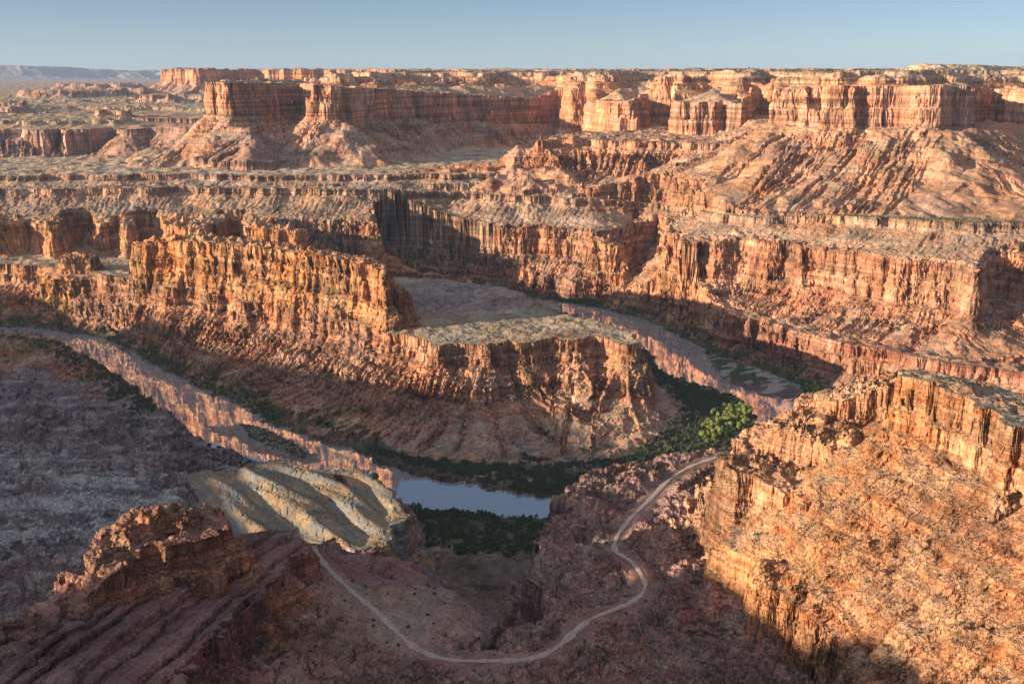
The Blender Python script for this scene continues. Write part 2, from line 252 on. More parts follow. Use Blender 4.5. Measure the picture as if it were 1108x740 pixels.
layer('mud_hump', 'smooth brown hump beside the near road',
      [(372, 640, -424), (420, 634, -420), (460, 642, -420), (480, 656, -422), (470, 668, -424), (410, 668, -424), (380, 656, -424)], [(0, 0), (10, 2), (25, 9), (40, 16)], warp=(4, 3, 1), lam=(50, 20, 8), top=(.6, 30), cols=((0.29, 0.20, 0.155), (0.28, 0.20, 0.155), (0.28, 0.20, 0.155)), rough=.3, terr=.2)
layer('slab_ridge', 'tilted maroon rock slabs with a cliff along the right side',
      [(332, 570, -396), (338, 584, -400), (302, 622, -396), (262, 664, -390), (226, 700, -386), (190, 750, -382), (120, 850, -378), (-60, 850, -372), (-30, 720, -372), (60, 668, -376), (150, 626, -382), (240, 588, -390), (304, 570, -395)],
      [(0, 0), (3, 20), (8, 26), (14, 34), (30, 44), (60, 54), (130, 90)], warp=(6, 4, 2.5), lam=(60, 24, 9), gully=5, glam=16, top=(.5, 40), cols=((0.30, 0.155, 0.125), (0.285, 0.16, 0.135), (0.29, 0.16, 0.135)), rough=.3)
layer('rock_butte', 'craggy butte with a glowing orange end rising behind the tilted slabs',
      [(58, 646, -368), (84, 612, -357), (110, 582, -345), (146, 551, -335), (180, 546, -335), (214, 546, -336), (242, 564, -347), (222, 580, -349), (176, 588, -347), (136, 606, -352), (104, 634, -362), (76, 660, -370)],
      [(0, 0), (4, 14), (14, 24), (20, 40), (42, 62), (90, 110), (150, 150)], warp=(8, 5, 3), lam=(56, 22, 9), gully=6, glam=14, top=(3, 26), cols=((0.42, 0.22, 0.13), (0.36, 0.19, 0.125), (0.29, 0.15, 0.12)), rough=1.2)
layer('rock_butte', 'lower orange lit shoulder of rock at the left edge',
      [(-60, 720, -370), (0, 690, -370), (24, 668, -370), (48, 652, -369), (64, 656, -370), (60, 676, -372), (10, 720, -374), (-40, 760, -374)],
      [(0, 0), (4, 14), (14, 24), (24, 44), (60, 80), (110, 110)], warp=(7, 4, 2.5), lam=(50, 20, 8), gully=5, glam=14, top=(2.5, 24), cols=((0.42, 0.22, 0.13), (0.36, 0.19, 0.125), (0.29, 0.15, 0.12)), rough=1.2)
layer('rock_spur', 'huge sunlit craggy spur filling the lower right foreground',
      [(846, 452, -316), (868, 438, -304), (900, 429, -290), (960, 412, -270), (1000, 418, -262), (1060, 446, -262), (1108, 474, -262), (1250, 560, -262), (1400, 700, -262), ('w', 900, 500, -262), (1500, 480, -262), (1108, 440, -270), (1050, 420, -270), (1000, 404, -272), (960, 402, -276), (900, 422, -296), (866, 434, -306)],
      [(0, 0), (4, 18), (10, 24), (40, 58), (46, 72), (80, 104), (86, 116), (130, 158), (190, 200)], ridge=4, chan=2.6, clam=44, warp=(12, 8, 4), lam=(80, 30, 11), gully=12, glam=22, top=(3, 40), cols=((0.53, 0.295, 0.17), (0.51, 0.285, 0.17), (0.45, 0.285, 0.185)), rough=2.0, terr=.6)
layer('rock_spur', 'steep orange rock prow at the left end of the sunlit craggy spur',
      [(788, 494, -341), (797, 470, -336), (846, 447, -312), (900, 436, -300), (960, 500, -318), (900, 540, -345), (850, 528, -346), (815, 516, -343)],
      [(0, 0), (4, 26), (14, 52), (18, 70), (30, 96), (44, 112)], warp=(7, 6, 3), lam=(60, 26, 10), gully=4, glam=16, top=(4, 34), cols=((0.53, 0.295, 0.17), (0.50, 0.28, 0.165), (0.46, 0.28, 0.175)), rough=1.0, terr=.3)
layer('rim_cliff', 'sheer orange cliff band with a brushy flat top behind the craggy spur',
      [(976, 407, -245), (988, 408, -243), (1010, 414, -240), (1060, 436, -240), (1108, 460, -240), (1300, 560, -240), ('w', 900, 480, -240), (1600, 460, -240), (1108, 428, -244), (1050, 411, -245), (1010, 402, -246), (980, 401, -246)],
      [(0, 0), (3, 26), (6, 30), (8, 44), (14, 50), (60, 84), (140, 150)], warp=(5, 4, 2), lam=(60, 24, 9), gully=4, glam=14, top=(1.5, 30), cols=((0.50, 0.255, 0.13), (0.44, 0.24, 0.13), (0.33, 0.27, 0.19)), rough=.8)

# --- the plateau the view is taken from and an unseen left rim shaped to shade the valley
layer('home_plateau', 'high sandstone plateau under the viewpoint',
      [('w', -2500, -900, -4), ('w', -1500, -330, -4), ('w', -700, -120, -4), ('w', -250, -60, -4), ('w', -60, -32, -4), ('w', 0, -26, -4), ('w', 60, -34, -4), ('w', 300, -160, -4), ('w', 900, -500, -4), ('w', 2500, -900, -4), ('w', 2500, -5000, -4), ('w', -2500, -5000, -4)],
      [(0, 0), (6, 60), (16, 120), (120, 250), (330, 430), (420, 480)], warp=(10, 6, 2), lam=(200, 60, 18), top=(.3, 60))
SKY_V = [(-400, -270), (480, -290), (550, -335), (722, -345), (734, -480), (800, -480), (812, -352), (886, -352), (902, -494), (1230, -500), (1330, -462), (1415, -478), (1460, -462), (1586, -457), (1700, -485), (1886, -522), (2050, -548), (2140, -558), (2200, -545), (2338, -551), (2400, -610), (2440, -640), (2560, -640), (2626, -606), (2800, -640), (3200, -660)]  # rim skyline, set by where the valley shadows should end
def rim_sky(x, y):
    v = -0.31 * x + 0.95 * y
    s = 0.95 * x + 0.31 * y
    t = np.interp(v + 14 * N(x * 0 + v, y * 0, 60, 41), [a for a, b in SKY_V], [b for a, b in SKY_V])
    return t - 0.194 * np.clip(s, -1700, -1000)
def uv(s, v): return ('w', 0.95 * s - 0.31 * v, 0.31 * s + 0.95 * v, 0)
layer('canyon_rim', 'unseen high rim of rock on the left, shaped to shade the valley',
      [uv(-1000, -300), uv(-1000, 760), uv(-1400, 900), uv(-1400, 1350), uv(-1400, 2000), uv(-1400, 3300), uv(-3200, 3300), uv(-3200, -300)],
      [(0, 0), (10, 70), (24, 120), (160, 220), (420, 380), (560, 470)], warp=(16, 8, 2), lam=(200, 60, 18), top=(2, 60), skyline=rim_sky)

NL = len(LAYERS) + 1
# river outline at the water level
ZW = -600.0
RIV_OUT = [(-300, 330), (-80, 354), (0, 362), (60, 371), (92, 386), (128, 408), (160, 431), (188, 456), (212, 473), (246, 496), (300, 508), (360, 522), (430, 546), (480, 553), (540, 558), (592, 562), (680, 556), (760, 540), (830, 512), (872, 478), (884, 452), (886, 436), (872, 424), (850, 410), (800, 392), (770, 384), (740, 366), (700, 347), (650, 334), (600, 326), (560, 321), (500, 312), (430, 304)]
RIV_IN = [(430, 309), (500, 317), (560, 325), (590, 331), (620, 341), (640, 350), (662, 361), (690, 372), (704, 384), (710, 396), (722, 406), (746, 416), (780, 425), (800, 434), (812, 446), (818, 462), (812, 480), (780, 500), (730, 518), (680, 532), (640, 540), (600, 539), (550, 533), (500, 522), (450, 509), (400, 493), (330, 471), (282, 453), (260, 438), (230, 425), (190, 406), (150, 386), (110, 366), (60, 358), (0, 353), (-80, 345), (-300, 322)]
RIVER = np.array([PX(a, b, ZW) for a, b in RIV_OUT + RIV_IN])
BARS = [('sandbar', 'flat sand bar with a green island in the river below the golden reflection', [(218, 461), (246, 461), (262, 457), (290, 464), (320, 478), (345, 492), (350, 500), (330, 502), (300, 494), (270, 488), (255, 474), (236, 470)]),
        ('sandbar', 'grey purple mud bar streaked with pale sand in the far river arm', [(768, 383), (780, 384), (806, 393), (842, 408), (868, 423), (862, 431), (838, 432), (812, 425), (786, 412), (770, 397)])]
ISL = np.array([PX(a, b, ZW) for a, b in [(258, 459), (285, 463), (315, 478), (335, 492), (328, 497), (300, 489), (270, 474)]])

FLOOD = np.array([PX(a, b, -594) for a, b in [(640, 352), (672, 366), (700, 380), (716, 402), (745, 418), (790, 430), (814, 446), (818, 470), (790, 494), (740, 516), (690, 532), (640, 541), (550, 534), (450, 510), (400, 494), (405, 484), (450, 496), (520, 502), (600, 502), (660, 497), (706, 482), (738, 460), (746, 442), (728, 422), (704, 404), (684, 388), (660, 370)]])
_bars = [np.array([PX(a, b, ZW) for a, b in bb[2]]) for bb in BARS]

# stepped strata
_zt = [-700.0]; _zo = [-700.0]
_r = np.random.default_rng(3)
while _zt[-1] < 120:
    th = _r.uniform(5, 19); f = _r.uniform(.5, .72)
    _zt += [_zt[-1] + th * f, _zt[-1] + th]; _zo += [_zo[-1] + th * .22, _zo[-1] + th]
ROADPX = [(340, 600), (352, 611), (372, 630), (394, 652), (420, 674), (446, 697), (472, 709), (500, 714), (540, 713), (575, 710), (605, 698), (628, 678), (650, 664), (680, 650), (697, 638), (699, 626), (688, 608), (672, 597), (664, 590), (666, 578), (684, 555), (704, 536), (722, 516), (742, 503), (764, 496), (785, 492)]
_rp = np.array([PX(a, b, -428) for a, b in ROADPX])
for _ in range(3):
    q = np.empty((2 * len(_rp), 2)); q[0::2] = np.r_[_rp[:1], .75 * _rp[1:] + .25 * _rp[:-1]]; q[1::2] = np.r_[.75 * _rp[:-1] + .25 * _rp[1:], _rp[-1:]]
    q[1:-1] = np.stack([.75 * _rp[:-1] + .25 * _rp[1:], .25 * _rp[:-1] + .75 * _rp[1:]], 1).reshape(-1, 2); q[0] = _rp[0]; q[-1] = _rp[-1]; _rp = q
ROAD = _rp
ROADZ = None

def heights(x, y, get, fine=True):
    """terrain height, owning landform, metres below its rim and distance to water at points x, y"""
    x = x.astype(np.float32); y = y.astype(np.float32)
    dr, _, _, _ = get(0, RIVER, x, y)
    dr = dr + 5 * N(x, y, 60, 3) + 1.5 * N(x, y, 14, 4)
    h = np.interp(dr, [-14, -4, 0, 6, 60, 200, 1e6], [-606, -602, -600.3, -598, -594, -590, -588]).astype(np.float32)
    h += np.clip(dr / 40, 0, 1) * 1.2 * N(x, y, 40, 5)
    own = np.zeros(x.shape, np.int16); drop = np.zeros_like(h); edge = np.full(x.shape, -50, np.float32)
    rims = {}
    for L in LAYERS:
        reach = L['prof'][-3, 0] + 120 + 2 * abs(L['warp'][0])
        bx = L['box']
        sel = (x > bx[0] - reach) & (x < bx[1] + reach) & (y > bx[2] - reach) & (y < bx[3] + reach)
        idx = np.nonzero(sel)
        if idx[0].size == 0: continue
        xs, ys = x[idx], y[idx]
        d, qx, qy, qz = get(L['id'], L['P'], xs, ys, idx, L['Z'])
        k = d < reach
        idx = tuple(i[k] for i in idx); xs, ys, d, qx, qy, qz = xs[k], ys[k], d[k], qx[k], qy[k], qz[k]
        if xs.size == 0: continue
        i = L['id']; a, l = L['warp'], L['lam']
        d0 = d + .8 * a[0] * N(xs, ys, l[0], i + 11, 2.3)
        fade = 1 - .8 * sstep(6, 50, d0)
        dd = d0 + fade * (.45 * a[1] * N(xs, ys, l[1], i + 23, 2.2) + .16 * a[2] * N(xs, ys, l[2], i + 31))
        if L['name'] not in rims: rims[L['name']] = np.full(x.shape, 900, np.float32)
        rims[L['name']][idx] = np.minimum(rims[L['name']][idx], dd)
        hg = 0
        if L['gully']:
            wx = 2.2 * N(xs, ys, 150, i + 49, 2.8)
            g = N(qx + .10 * (xs - qx) + wx, qy + .10 * (ys - qy) + wx, L['glam'], i + 47, 2.2)
            g = 1 - np.abs(g) * 1.1
            hg = L['ridge'] * (g - .3) * sstep(15, 70, dd)
            dd = dd - .6 * L['gully'] * (g - .3) * sstep(4, 45, dd)
        bx0 = np.clip(xs, bx[0], bx[1]); by0 = np.clip(ys, bx[2], bx[3])
        top = L['co'][0] + L['co'][1] * (bx0 - L['c'][0]) / L['s'] + L['co'][2] * (by0 - L['c'][1]) / L['s']
        kz = sstep(-10, -150, d); top = qz * (1 - kz) + top * kz
        if L['skyline']: top = L['skyline'](xs, ys)
        top = top + L['top'][0] * (N(xs, ys, L['top'][1], i + 53) * sstep(6, -25, dd) - .3 * sstep(-2, -30, dd) )
        if L['name'] == 'clay_hill':
            u = xs * .80 + ys * .60 + 7 * N(xs, ys, 200, 61, 3.2); vv = -xs * .60 + ys * .80
            top = top + (4.4 * np.sin(u * 2 * math.pi / 56 + 1.0) + 1.5 * np.sin(u * 2 * math.pi / 25 + vv / 30) - 3) * sstep(2, -24, d)
        if L['name'] == 'slab_ridge':
            u = xs * .975 - ys * .22 + 2.0 * N(xs, ys, 160, 62)
            u = u + 6.0 * np.sin(u / 13.7) + 2.6 * np.sin(u / 5.9 + 2)
            f = (u / 23.0) % 1.0; f2 = (u / 7.3 + .3) % 1.0
            top = top + (5.5 * (f - .5) * np.clip((1 - f) / .08, 0, 1) + 1.3 * (f2 - .5) * np.clip((1 - f2) / .15, 0, 1)) * sstep(0, -8, dd)
        if L['name'] == 'road_bench':
            f = 1 - np.abs(N(xs, ys, 60, 63))
            top = top + 4.0 * (f - .5) * sstep(0, -10, dd) * sstep(0, 60, xs + ys * .1 - 60) + .6 * (1 - np.abs(N(xs, ys, 20, 64)))
        dp = np.interp(dd, L['prof'][:, 0], L['prof'][:, 1]).astype(np.float32)
        hl = top - dp
        if L['chan']:
            nc = N(xs, ys, L['clam'], i + 83, 2.3); n2c = N(xs, ys, L['clam'] * .4, i + 84, 2.2)
            hl = hl - L['chan'] * (np.exp(-(nc / .16) ** 2) + .45 * np.exp(-(n2c / .2) ** 2))
        # hard and soft strata make ledges
        zs = hl + .06 * np.clip(ys - 1700, -900, 1500) + 2.0 * N(xs, ys, 300, 71)
        st = np.interp(zs, _zt, _zo) - zs
        hl = hl + st * L['terr'] * sstep(3, 12, dp)
        rg = sstep(4, 20, dp)
        hl = hl + hg
        if L['over']:
            for nm_ in L['over'].split('+'):
                if nm_ in rims: hl = hl - 5.0 * np.clip(rims[nm_][idx] + L['om'], 0, 150) * (rims[nm_][idx] < 880)
        if fine:
            r1 = 1 - np.abs(N(xs, ys, 11, i + 73, 1.5)); r2 = N(xs, ys, 34, i + 79, 1.5)
            hl = hl + L['rough'] * (0.32 * r1 + 0.34 * r2) * (.15 + .85 * rg)
        cur = h[idx]; m = hl > cur
        sub = tuple(j[m] for j in idx)
        h[sub] = hl[m]; own[sub] = i; drop[sub] = dp[m]; edge[sub] = dd[m]
    # the river keeps its channel clear
    lim = np.interp(dr, [-40, 0, 6, 22, 40, 60, 90], [-606, -600.4, -597, -588, -560, -480, 3000]).astype(np.float32)
    pid = [L['id'] for L in LAYERS if L['name'] == 'peninsula'][0]
    df = get(200, FLOOD, x, y)[0] + 4 * N(x, y, 40, 7, 2.2)
    lf = -594 + .9 * N(x, y, 30, 8) + .40 * np.clip(df, 0, 60) + 3.0 * np.clip(df - 60, 0, 500)
    mf = (own == pid) & (df < 120) & (h > lf); h = np.where(mf, lf, h).astype(np.float32)
    own = np.where(mf & (df < 0), 0, own).astype(np.int16)
    near = (dr < 85) & (h > lim) & (own > 0) & (own < NL)
    own = np.where(near & (dr < 5), 0, own).astype(np.int16); h = np.where(near, lim + .6 * np.clip(dr / 40, 0, 1) * N(x, y, 22, 6), h)
    for b, P in enumerate(_bars):
        db, _, _, _ = get(100 + b, P, x, y)
        hb = np.interp(db + 3 * N(x, y, 30, 9 + b), [-30, -4, 0, 6], [-598.9, -599.4, -600.2, -604]).astype(np.float32)
        m = hb > h; h = np.where(m, hb, h); own[m & (hb > -600.6)] = NL + b
    if ROADZ is not None:
        m = (x > ROAD[:, 0].min() - 30) & (x < ROAD[:, 0].max() + 30) & (y > ROAD[:, 1].min() - 30) & (y < ROAD[:, 1].max() + 30)
        idx = np.nonzero(m)
        if idx[0].size:
            d, qx, qy, _ = sdf(ROAD, x[idx], y[idx], closed=False)
            best = np.full(d.shape, 1e9); zz = np.zeros_like(d)
            near = d < 26
            sub = np.nonzero(near)[0]
            if sub.size:
                X = qx[sub]; Y = qy[sub]
                k = np.array([np.argmin((ROAD[:, 0] - a) ** 2 + (ROAD[:, 1] - b) ** 2) for a, b in zip(X, Y)]) if sub.size < 4000 else None
                if k is None:
                    k = np.empty(sub.size, int)
                    for c0 in range(0, sub.size, 20000):
                        k[c0:c0 + 20000] = np.argmin((ROAD[None, :, 0] - X[c0:c0 + 20000, None]) ** 2 + (ROAD[None, :, 1] - Y[c0:c0 + 20000, None]) ** 2, 1)
                wgt = sstep(20, 4.5, d[sub])
                ii = tuple(j[sub] for j in idx)
                h[ii] = h[ii] * (1 - wgt) + (ROADZ[k] - .25) * wgt
    return h, own, drop, edge, dr

def get_exact(key, P, x, y, idx=None, rz=None): return sdf(P, x, y, rz=rz)

# road level: terrain along its line, smoothed
hz = heights(ROAD[:, 0].copy(), ROAD[:, 1].copy(), get_exact, fine=False)[0]
for _ in range(120): hz[1:-1] = .25 * hz[:-2] + .5 * hz[1:-1] + .25 * hz[2:]
ROADZ = hz.copy()

# ------------------------------------------------------------------ the terrain grid: rows are spaced by how much of them can be seen
AZ0 = math.radians(40.0); R0, R1 = 60.0, 62000.0
NAc, NRc = 420, 1500
azc = np.linspace(-AZ0, AZ0, NAc).astype(np.float32); lrc = np.linspace(math.log(R0), math.log(R1), NRc).astype(np.float32)
AA, LL = np.meshgrid(azc, lrc)
XC = np.exp(LL) * np.sin(AA); YC = np.exp(LL) * np.cos(AA)
cache = {}
def get_coarse(key, P, x, y, idx=None, rz=None):
    if key not in cache: cache[key] = sdf(P, XC, YC, rz=rz)
    c = cache[key]
    return c if idx is None else tuple(a[idx] for a in c)
hc = heights(XC, YC, get_coarse, fine=False)[0]
rc = np.exp(LL)
th = np.arctan2(hc, rc)
dth = np.diff(th, axis=0, prepend=th[:1])
cm = np.maximum.accumulate(th, axis=0); vis = (th >= cm - 0.0004)
wgt = np.clip(dth, 0, .05) * np.where(vis, 1.0, .2) + np.abs(dth) * .03
wgt *= np.where(th < math.radians(-35.0), .12, 1.0)
base = np.full_like(wgt, float(np.diff(lrc[:2])[0])); base *= np.where(rc < 420, .15, np.where(rc > 6000, .35, 1.0))
def blur(a, n, ax):
    k = np.hanning(n + 2)[1:-1]; k /= k.sum()
    pad = [(0, 0), (0, 0)]; pad[ax] = (n // 2, n // 2)
    b = np.pad(a, pad, mode='edge'); out = np.zeros_like(a)
    for j in range(n):
        out += k[j] * (b[j:j + a.shape[0], :] if ax == 0 else b[:, j:j + a.shape[1]])
    return out
wgt = wgt / wgt.sum(0).mean() * .62 + base / base.sum(0).mean() * .38
wgt = blur(blur(wgt, 17, 1), 5, 0)
cum = np.cumsum(wgt, 0); cum -= cum[:1]; cum /= cum[-1:]
NR = 1750
tgt = np.linspace(0, 1, NR)
lr_small = np.stack([np.interp(tgt, cum[:, a], lrc) for a in range(NAc)], 1).astype(np.float32)
half = math.radians(29.0)
az = np.concatenate([np.linspace(-AZ0, -half, 120, endpoint=False), np.linspace(-half, half, 1380, endpoint=False), np.linspace(half, AZ0, 121)]).astype(np.float32)
NA = len(az)
fa = (az + AZ0) / (2 * AZ0) * (NAc - 1); ia = np.clip(fa.astype(int), 0, NAc - 2); fa = (fa - ia).astype(np.float32)
lr = lr_small[:, ia] * (1 - fa) + lr_small[:, ia + 1] * fa
frow = (lr - lrc[0]) / (lrc[1] - lrc[0]); ir = np.clip(frow.astype(np.int32), 0, NRc - 2); frow = (frow - ir).astype(np.float32)
IA = np.broadcast_to(ia[None, :], ir.shape); FA = np.broadcast_to(fa[None, :], ir.shape)
X = np.exp(lr) * np.sin(az)[None, :]; Y = np.exp(lr) * np.cos(az)[None, :]
def get_full(key, P, x, y, idx=None, rz=None):
    if key not in cache: cache[key] = sdf(P, XC, YC, rz=rz)
    if idx is None: i0, j0, f, g = ir, IA, frow, FA
    else: i0, j0, f, g = ir[idx], IA[idx], frow[idx], FA[idx]
    return tuple((a[i0, j0] * (1 - g) + a[i0, j0 + 1] * g) * (1 - f) + (a[i0 + 1, j0] * (1 - g) + a[i0 + 1, j0 + 1] * g) * f for a in cache[key])
Z, OWN, DROP, EDGE, DRV = heights(X, Y, get_full)
TH = np.arctan2(Z, np.hypot(X, Y))
VIS = TH >= np.maximum.accumulate(TH, axis=0) - 1e-6
cache.clear()

def grid_normals(X, Y, Z):
    P = np.stack([X, Y, Z], -1)
    du = np.empty_like(P); dv = np.empty_like(P)
    du[:, 1:-1] = P[:, 2:] - P[:, :-2]; du[:, 0] = P[:, 1] - P[:, 0]; du[:, -1] = P[:, -1] - P[:, -2]
    dv[1:-1] = P[2:] - P[:-2]; dv[0] = P[1] - P[0]; dv[-1] = P[-1] - P[-2]
    n = np.cross(du, dv); n /= np.linalg.norm(n, axis=-1, keepdims=True) + 1e-9
    return n
NRM = grid_normals(X, Y, Z)

def displace(X, Y, Z, n, own):
    """ledges and cracks pushed into the steep faces along their horizontal normal"""
    steep = sstep(.75, .35, n[..., 2]) * (own > 0)
    hx, hy = n[..., 0], n[..., 1]; l = np.hypot(hx, hy) + 1e-6; hx, hy = hx / l, hy / l
    t = -hy * X + hx * Y
    zs = Z + .06 * np.clip(Y - 1700, -900, 1500)
    sc = np.clip(np.hypot(X, Y) / 1800, .35, 1.6)
    u = X * .86 + Y * .62
    a = 1.5 * N(zs * 3.4 + .05 * u, .06 * u, 26, 91, 1.5) + 1.5 * N(u, zs * 1.1, 40, 93, 1.7) + .9 * N(u * 1.1 + 50, zs * 1.6, 13, 94, 1.6)
    a = a * steep * sc
    return X + hx * a, Y + hy * a

def colours(X, Y, Z, n, own, drop, edge, dr):
    nz = n[..., 2]
    rock = sstep(.80, .50, nz); flat = sstep(.86, .965, nz)
    tab = np.zeros((NL + 2, 3, 3), np.float32)
    tab[0] = [(0.26, 0.17, 0.13), (0.22, 0.16, 0.12), (0.20, 0.15, 0.11)]
    for L in LAYERS: tab[L['id']] = L['cols']
    tab[NL:] = (0.27, 0.215, 0.18)
    c3 = tab[own]
    ct = (sstep(-900, -250, X) * (own == [L['id'] for L in LAYERS if L['name'] == 'canyon_terrace'][0]))[..., None, None]
    c3 = c3 * (1 - ct) + np.array([(0.50, 0.255, 0.14), (0.44, 0.235, 0.14), (0.40, 0.26, 0.17)]) * ct
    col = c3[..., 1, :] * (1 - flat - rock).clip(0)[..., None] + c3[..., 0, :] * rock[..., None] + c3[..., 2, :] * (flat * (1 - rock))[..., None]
    # strata colours by height in the section
    zs = Z + .06 * np.clip(Y - 1700, -900, 1500) + 3 * N(X, Y, 200, 95)
    band = np.interp(zs, *zip(*[(-620, .1), (-560, .2), (-545, -.5), (-530, .3), (-515, -.35), (-500, -.1), (-487, .45), (-470, .2), (-455, -.2), (-430, .1), (-400, .1), (-360, -.15), (-340, .4), (-328, .5), (-315, -.4), (-300, .3), (-285, -.3), (-262, .2), (-240, -.25), (-222, .1), (-206, .5), (-196, .1), (-180, -.1), (-165, -.35), (-150, .05), (-90, .12), (-50, -.12), (-30, .2), (0, .35), (60, .4)]))
    fine = N(zs * 6, zs * 0 + .01 * X, 40, 97, 1.2)
    f = 1 + (.30 * band + .13 * fine) * (1 - .75 * flat)
    col = col * f[..., None]
    red = np.clip(-band, 0, 1) * (1 - flat) * .5
    col = col * (1 - red[..., None] * np.array((.0, .18, .25)))
    # broad patches
    pat = N(X, Y, 160, 99); p2 = N(X, Y, 30, 101, 1.4)
    col = col * (1 + .15 * pat + .12 * p2)[..., None]
    warm = (N(X, Y, 420, 103) * .05)[..., None]
    col = col * (1 + warm * np.array((.5, 0, -1.0)))
    # pale talus and rubble blocks on slopes
    blk = sstep(1.1, 1.9, N(X, Y, 16, 105, 1.0)) * sstep(6, 30, drop) * (1 - rock)
    col = col + (blk * .10)[..., None] * np.array((1, .9, .8))
    # pale and dark ledges of the near left slope follow the lie of the beds
    lid = [L['id'] for L in LAYERS if L['name'] in ('pale_ledges', 'badland_slope')]
    le = np.isin(own, lid)
    ln = N(X * .24 + 3 * zs, Y * 1.2 - X * .25, 62, 117, 1.8)
    pal = np.where(own == lid[1], 1.0, .42) * le
    a1 = (sstep(.25, .75, ln) * pal)[..., None]; a2 = (sstep(-.2, -.7, ln) * np.where(own == lid[1], .75, .5) * le)[..., None]
    col = col * (1 - a1) + np.array((.50, .46, .395)) * a1
    col = col * (1 - a2) + np.array((.17, .125, .115)) * a2
    cb = (own == [L['id'] for L in LAYERS if L['name'] == 'clay_hill'][0])
    cn_ = N(X * .8 + Y * .6, (Y * .8 - X * .6) * .25, 30, 119, 1.8)
    g1 = (sstep(.1, .8, cn_) * cb)[..., None]; g2 = (sstep(-.4, -1.1, cn_) * cb)[..., None]
    col = col * (1 - g1) + np.array((.235, .215, .19)) * g1
    col = col * (1 - g2) + np.array((.40, .27, .155)) * g2
    # the upper tier is cream only near its top
    td = ((own == [L['id'] for L in LAYERS if L['name'] == 'domed_rock'][0]) * sstep(-4, -34, Z))[..., None]
    col = col * (1 - td) + col * np.array((1.06, .82, .70)) * td
    # scrubby soil on flat ground
    scrub = sstep(.2, 1.3, N(X, Y, 45, 107, 1.2)) * flat * (own > 0) * sstep(5000, 3800, np.hypot(X, Y))
    col = col * (1 - .28 * scrub[..., None]) + np.array((.15, .13, .08)) * (.28 * scrub)[..., None]
    m = own == 0
    veg = (m * sstep(2, 14, dr) * sstep(170, 40, dr + 40 * N(X, Y, 90, 109)) * flat)
    veg = np.maximum(veg, .8 * (own < NL) * sstep(1, 6, dr) * sstep(46, 16, dr + 16 * N(X, Y, 60, 110)) * sstep(-560, -585, Z))[..., None]
    col = col * (1 - veg) + np.array((.075, .085, .042)) * veg
    wet = (m | (own >= NL)) * sstep(4, -2, dr)
    col = col * (1 - .55 * (wet * m)[..., None])
    b2 = own == NL + 1
    col = np.where(b2[..., None], col * np.array((.62, .56, .60)), col)
    _gi = np.nonzero(b2)
    if _gi[0].size:
        dg = sdf(np.array([PX(a, b, ZW) for a, b in [(768, 386), (786, 388), (812, 398), (836, 412), (812, 416), (782, 408)]]), X[_gi].astype(np.float32), Y[_gi].astype(np.float32))[0] + 6 * N(X[_gi], Y[_gi], 40, 115)
        gg = sstep(4, -4, dg)[:, None]; col[_gi] = col[_gi] * (1 - gg) + np.array((.075, .10, .045)) * gg
    st = sstep(.3, .9, N(X * .8 + Y * .6, (Y * .8 - X * .6) * 2.6, 110, 111, 2.3)) * b2
    col = col * (1 - st[..., None]) + np.array((.40, .35, .30)) * st[..., None]
    return np.clip(col, .02, .8), rock

def faces_of(nr, na):
    i = np.arange(nr * na).reshape(nr, na)
    return np.stack([i[:-1, :-1], i[:-1, 1:], i[1:, 1:], i[1:, :-1]], -1).reshape(-1, 4)

COL, ROCK = colours(X, Y, Z, NRM, OWN, DROP, EDGE, DRV)
XD, YD = displace(X, Y, Z, NRM, OWN)
gV = [np.stack([XD, YD, Z], -1).reshape(-1, 3)]; gF = [faces_of(NR, NA)]; gO = [OWN.reshape(-1)]; gC = [COL.reshape(-1, 3)]; gR = [ROCK.reshape(-1)]
off = NR * NA
# the land outside the picture, coarser: left, behind and right
for a0, a1, n in ((-math.pi, -AZ0, 300), (AZ0, math.pi, 200)):
    aa = np.linspace(a0, a1, n).astype(np.float32); ll = np.linspace(math.log(R0), math.log(9000.0), 420).astype(np.float32)
    A2, L2 = np.meshgrid(aa, ll); x2 = np.exp(L2) * np.sin(A2); y2 = np.exp(L2) * np.cos(A2)
    z2, o2, d2, e2, r2 = heights(x2, y2, get_exact)
    n2 = grid_normals(x2, y2, z2); c2, k2 = colours(x2, y2, z2, n2, o2, d2, e2, r2)
    gV.append(np.stack([x2, y2, z2], -1).reshape(-1, 3)); gF.append(faces_of(420, n) + off); gO.append(o2.reshape(-1)); gC.append(c2.reshape(-1, 3)); gR.append(k2.reshape(-1)); off += 420 * n
gV = np.concatenate(gV).astype(np.float32); gF = np.concatenate(gF).astype(np.int32); gO = np.concatenate(gO); gC = np.concatenate(gC).astype(np.float32); gR = np.concatenate(gR).astype(np.float32)

# ------------------------------------------------------------------ materials
def mat(name):
    m = bpy.data.materials.new(name); m.use_nodes = True
    return m, m.node_tree, m.node_tree.nodes["Principled BSDF"]
def node(t, typ, **kw):
    n = t.nodes.new(typ)
    for k, v in kw.items(): setattr(n, k, v)
    return n
def noise(t, pos, scale, detail=5, rough=.6, typ='FBM'):
    mp = node(t, 'ShaderNodeMapping'); mp.inputs['Scale'].default_value = scale
    t.links.new(pos, mp.inputs['Vector'])
    n = node(t, 'ShaderNodeTexNoise'); n.noise_dimensions = '3D'
    n.inputs['Scale'].default_value = 1; n.inputs['Detail'].default_value = detail; n.inputs['Roughness'].default_value = rough
    t.links.new(mp.outputs[0], n.inputs['Vector'])
    return n.outputs['Fac']
def mrange(t, v, a, b, c, d):
    n = node(t, 'ShaderNodeMapRange'); t.links.new(v, n.inputs[0])
    for i, x in zip((1, 2, 3, 4), (a, b, c, d)): n.inputs[i].default_value = x
    return n.outputs[0]
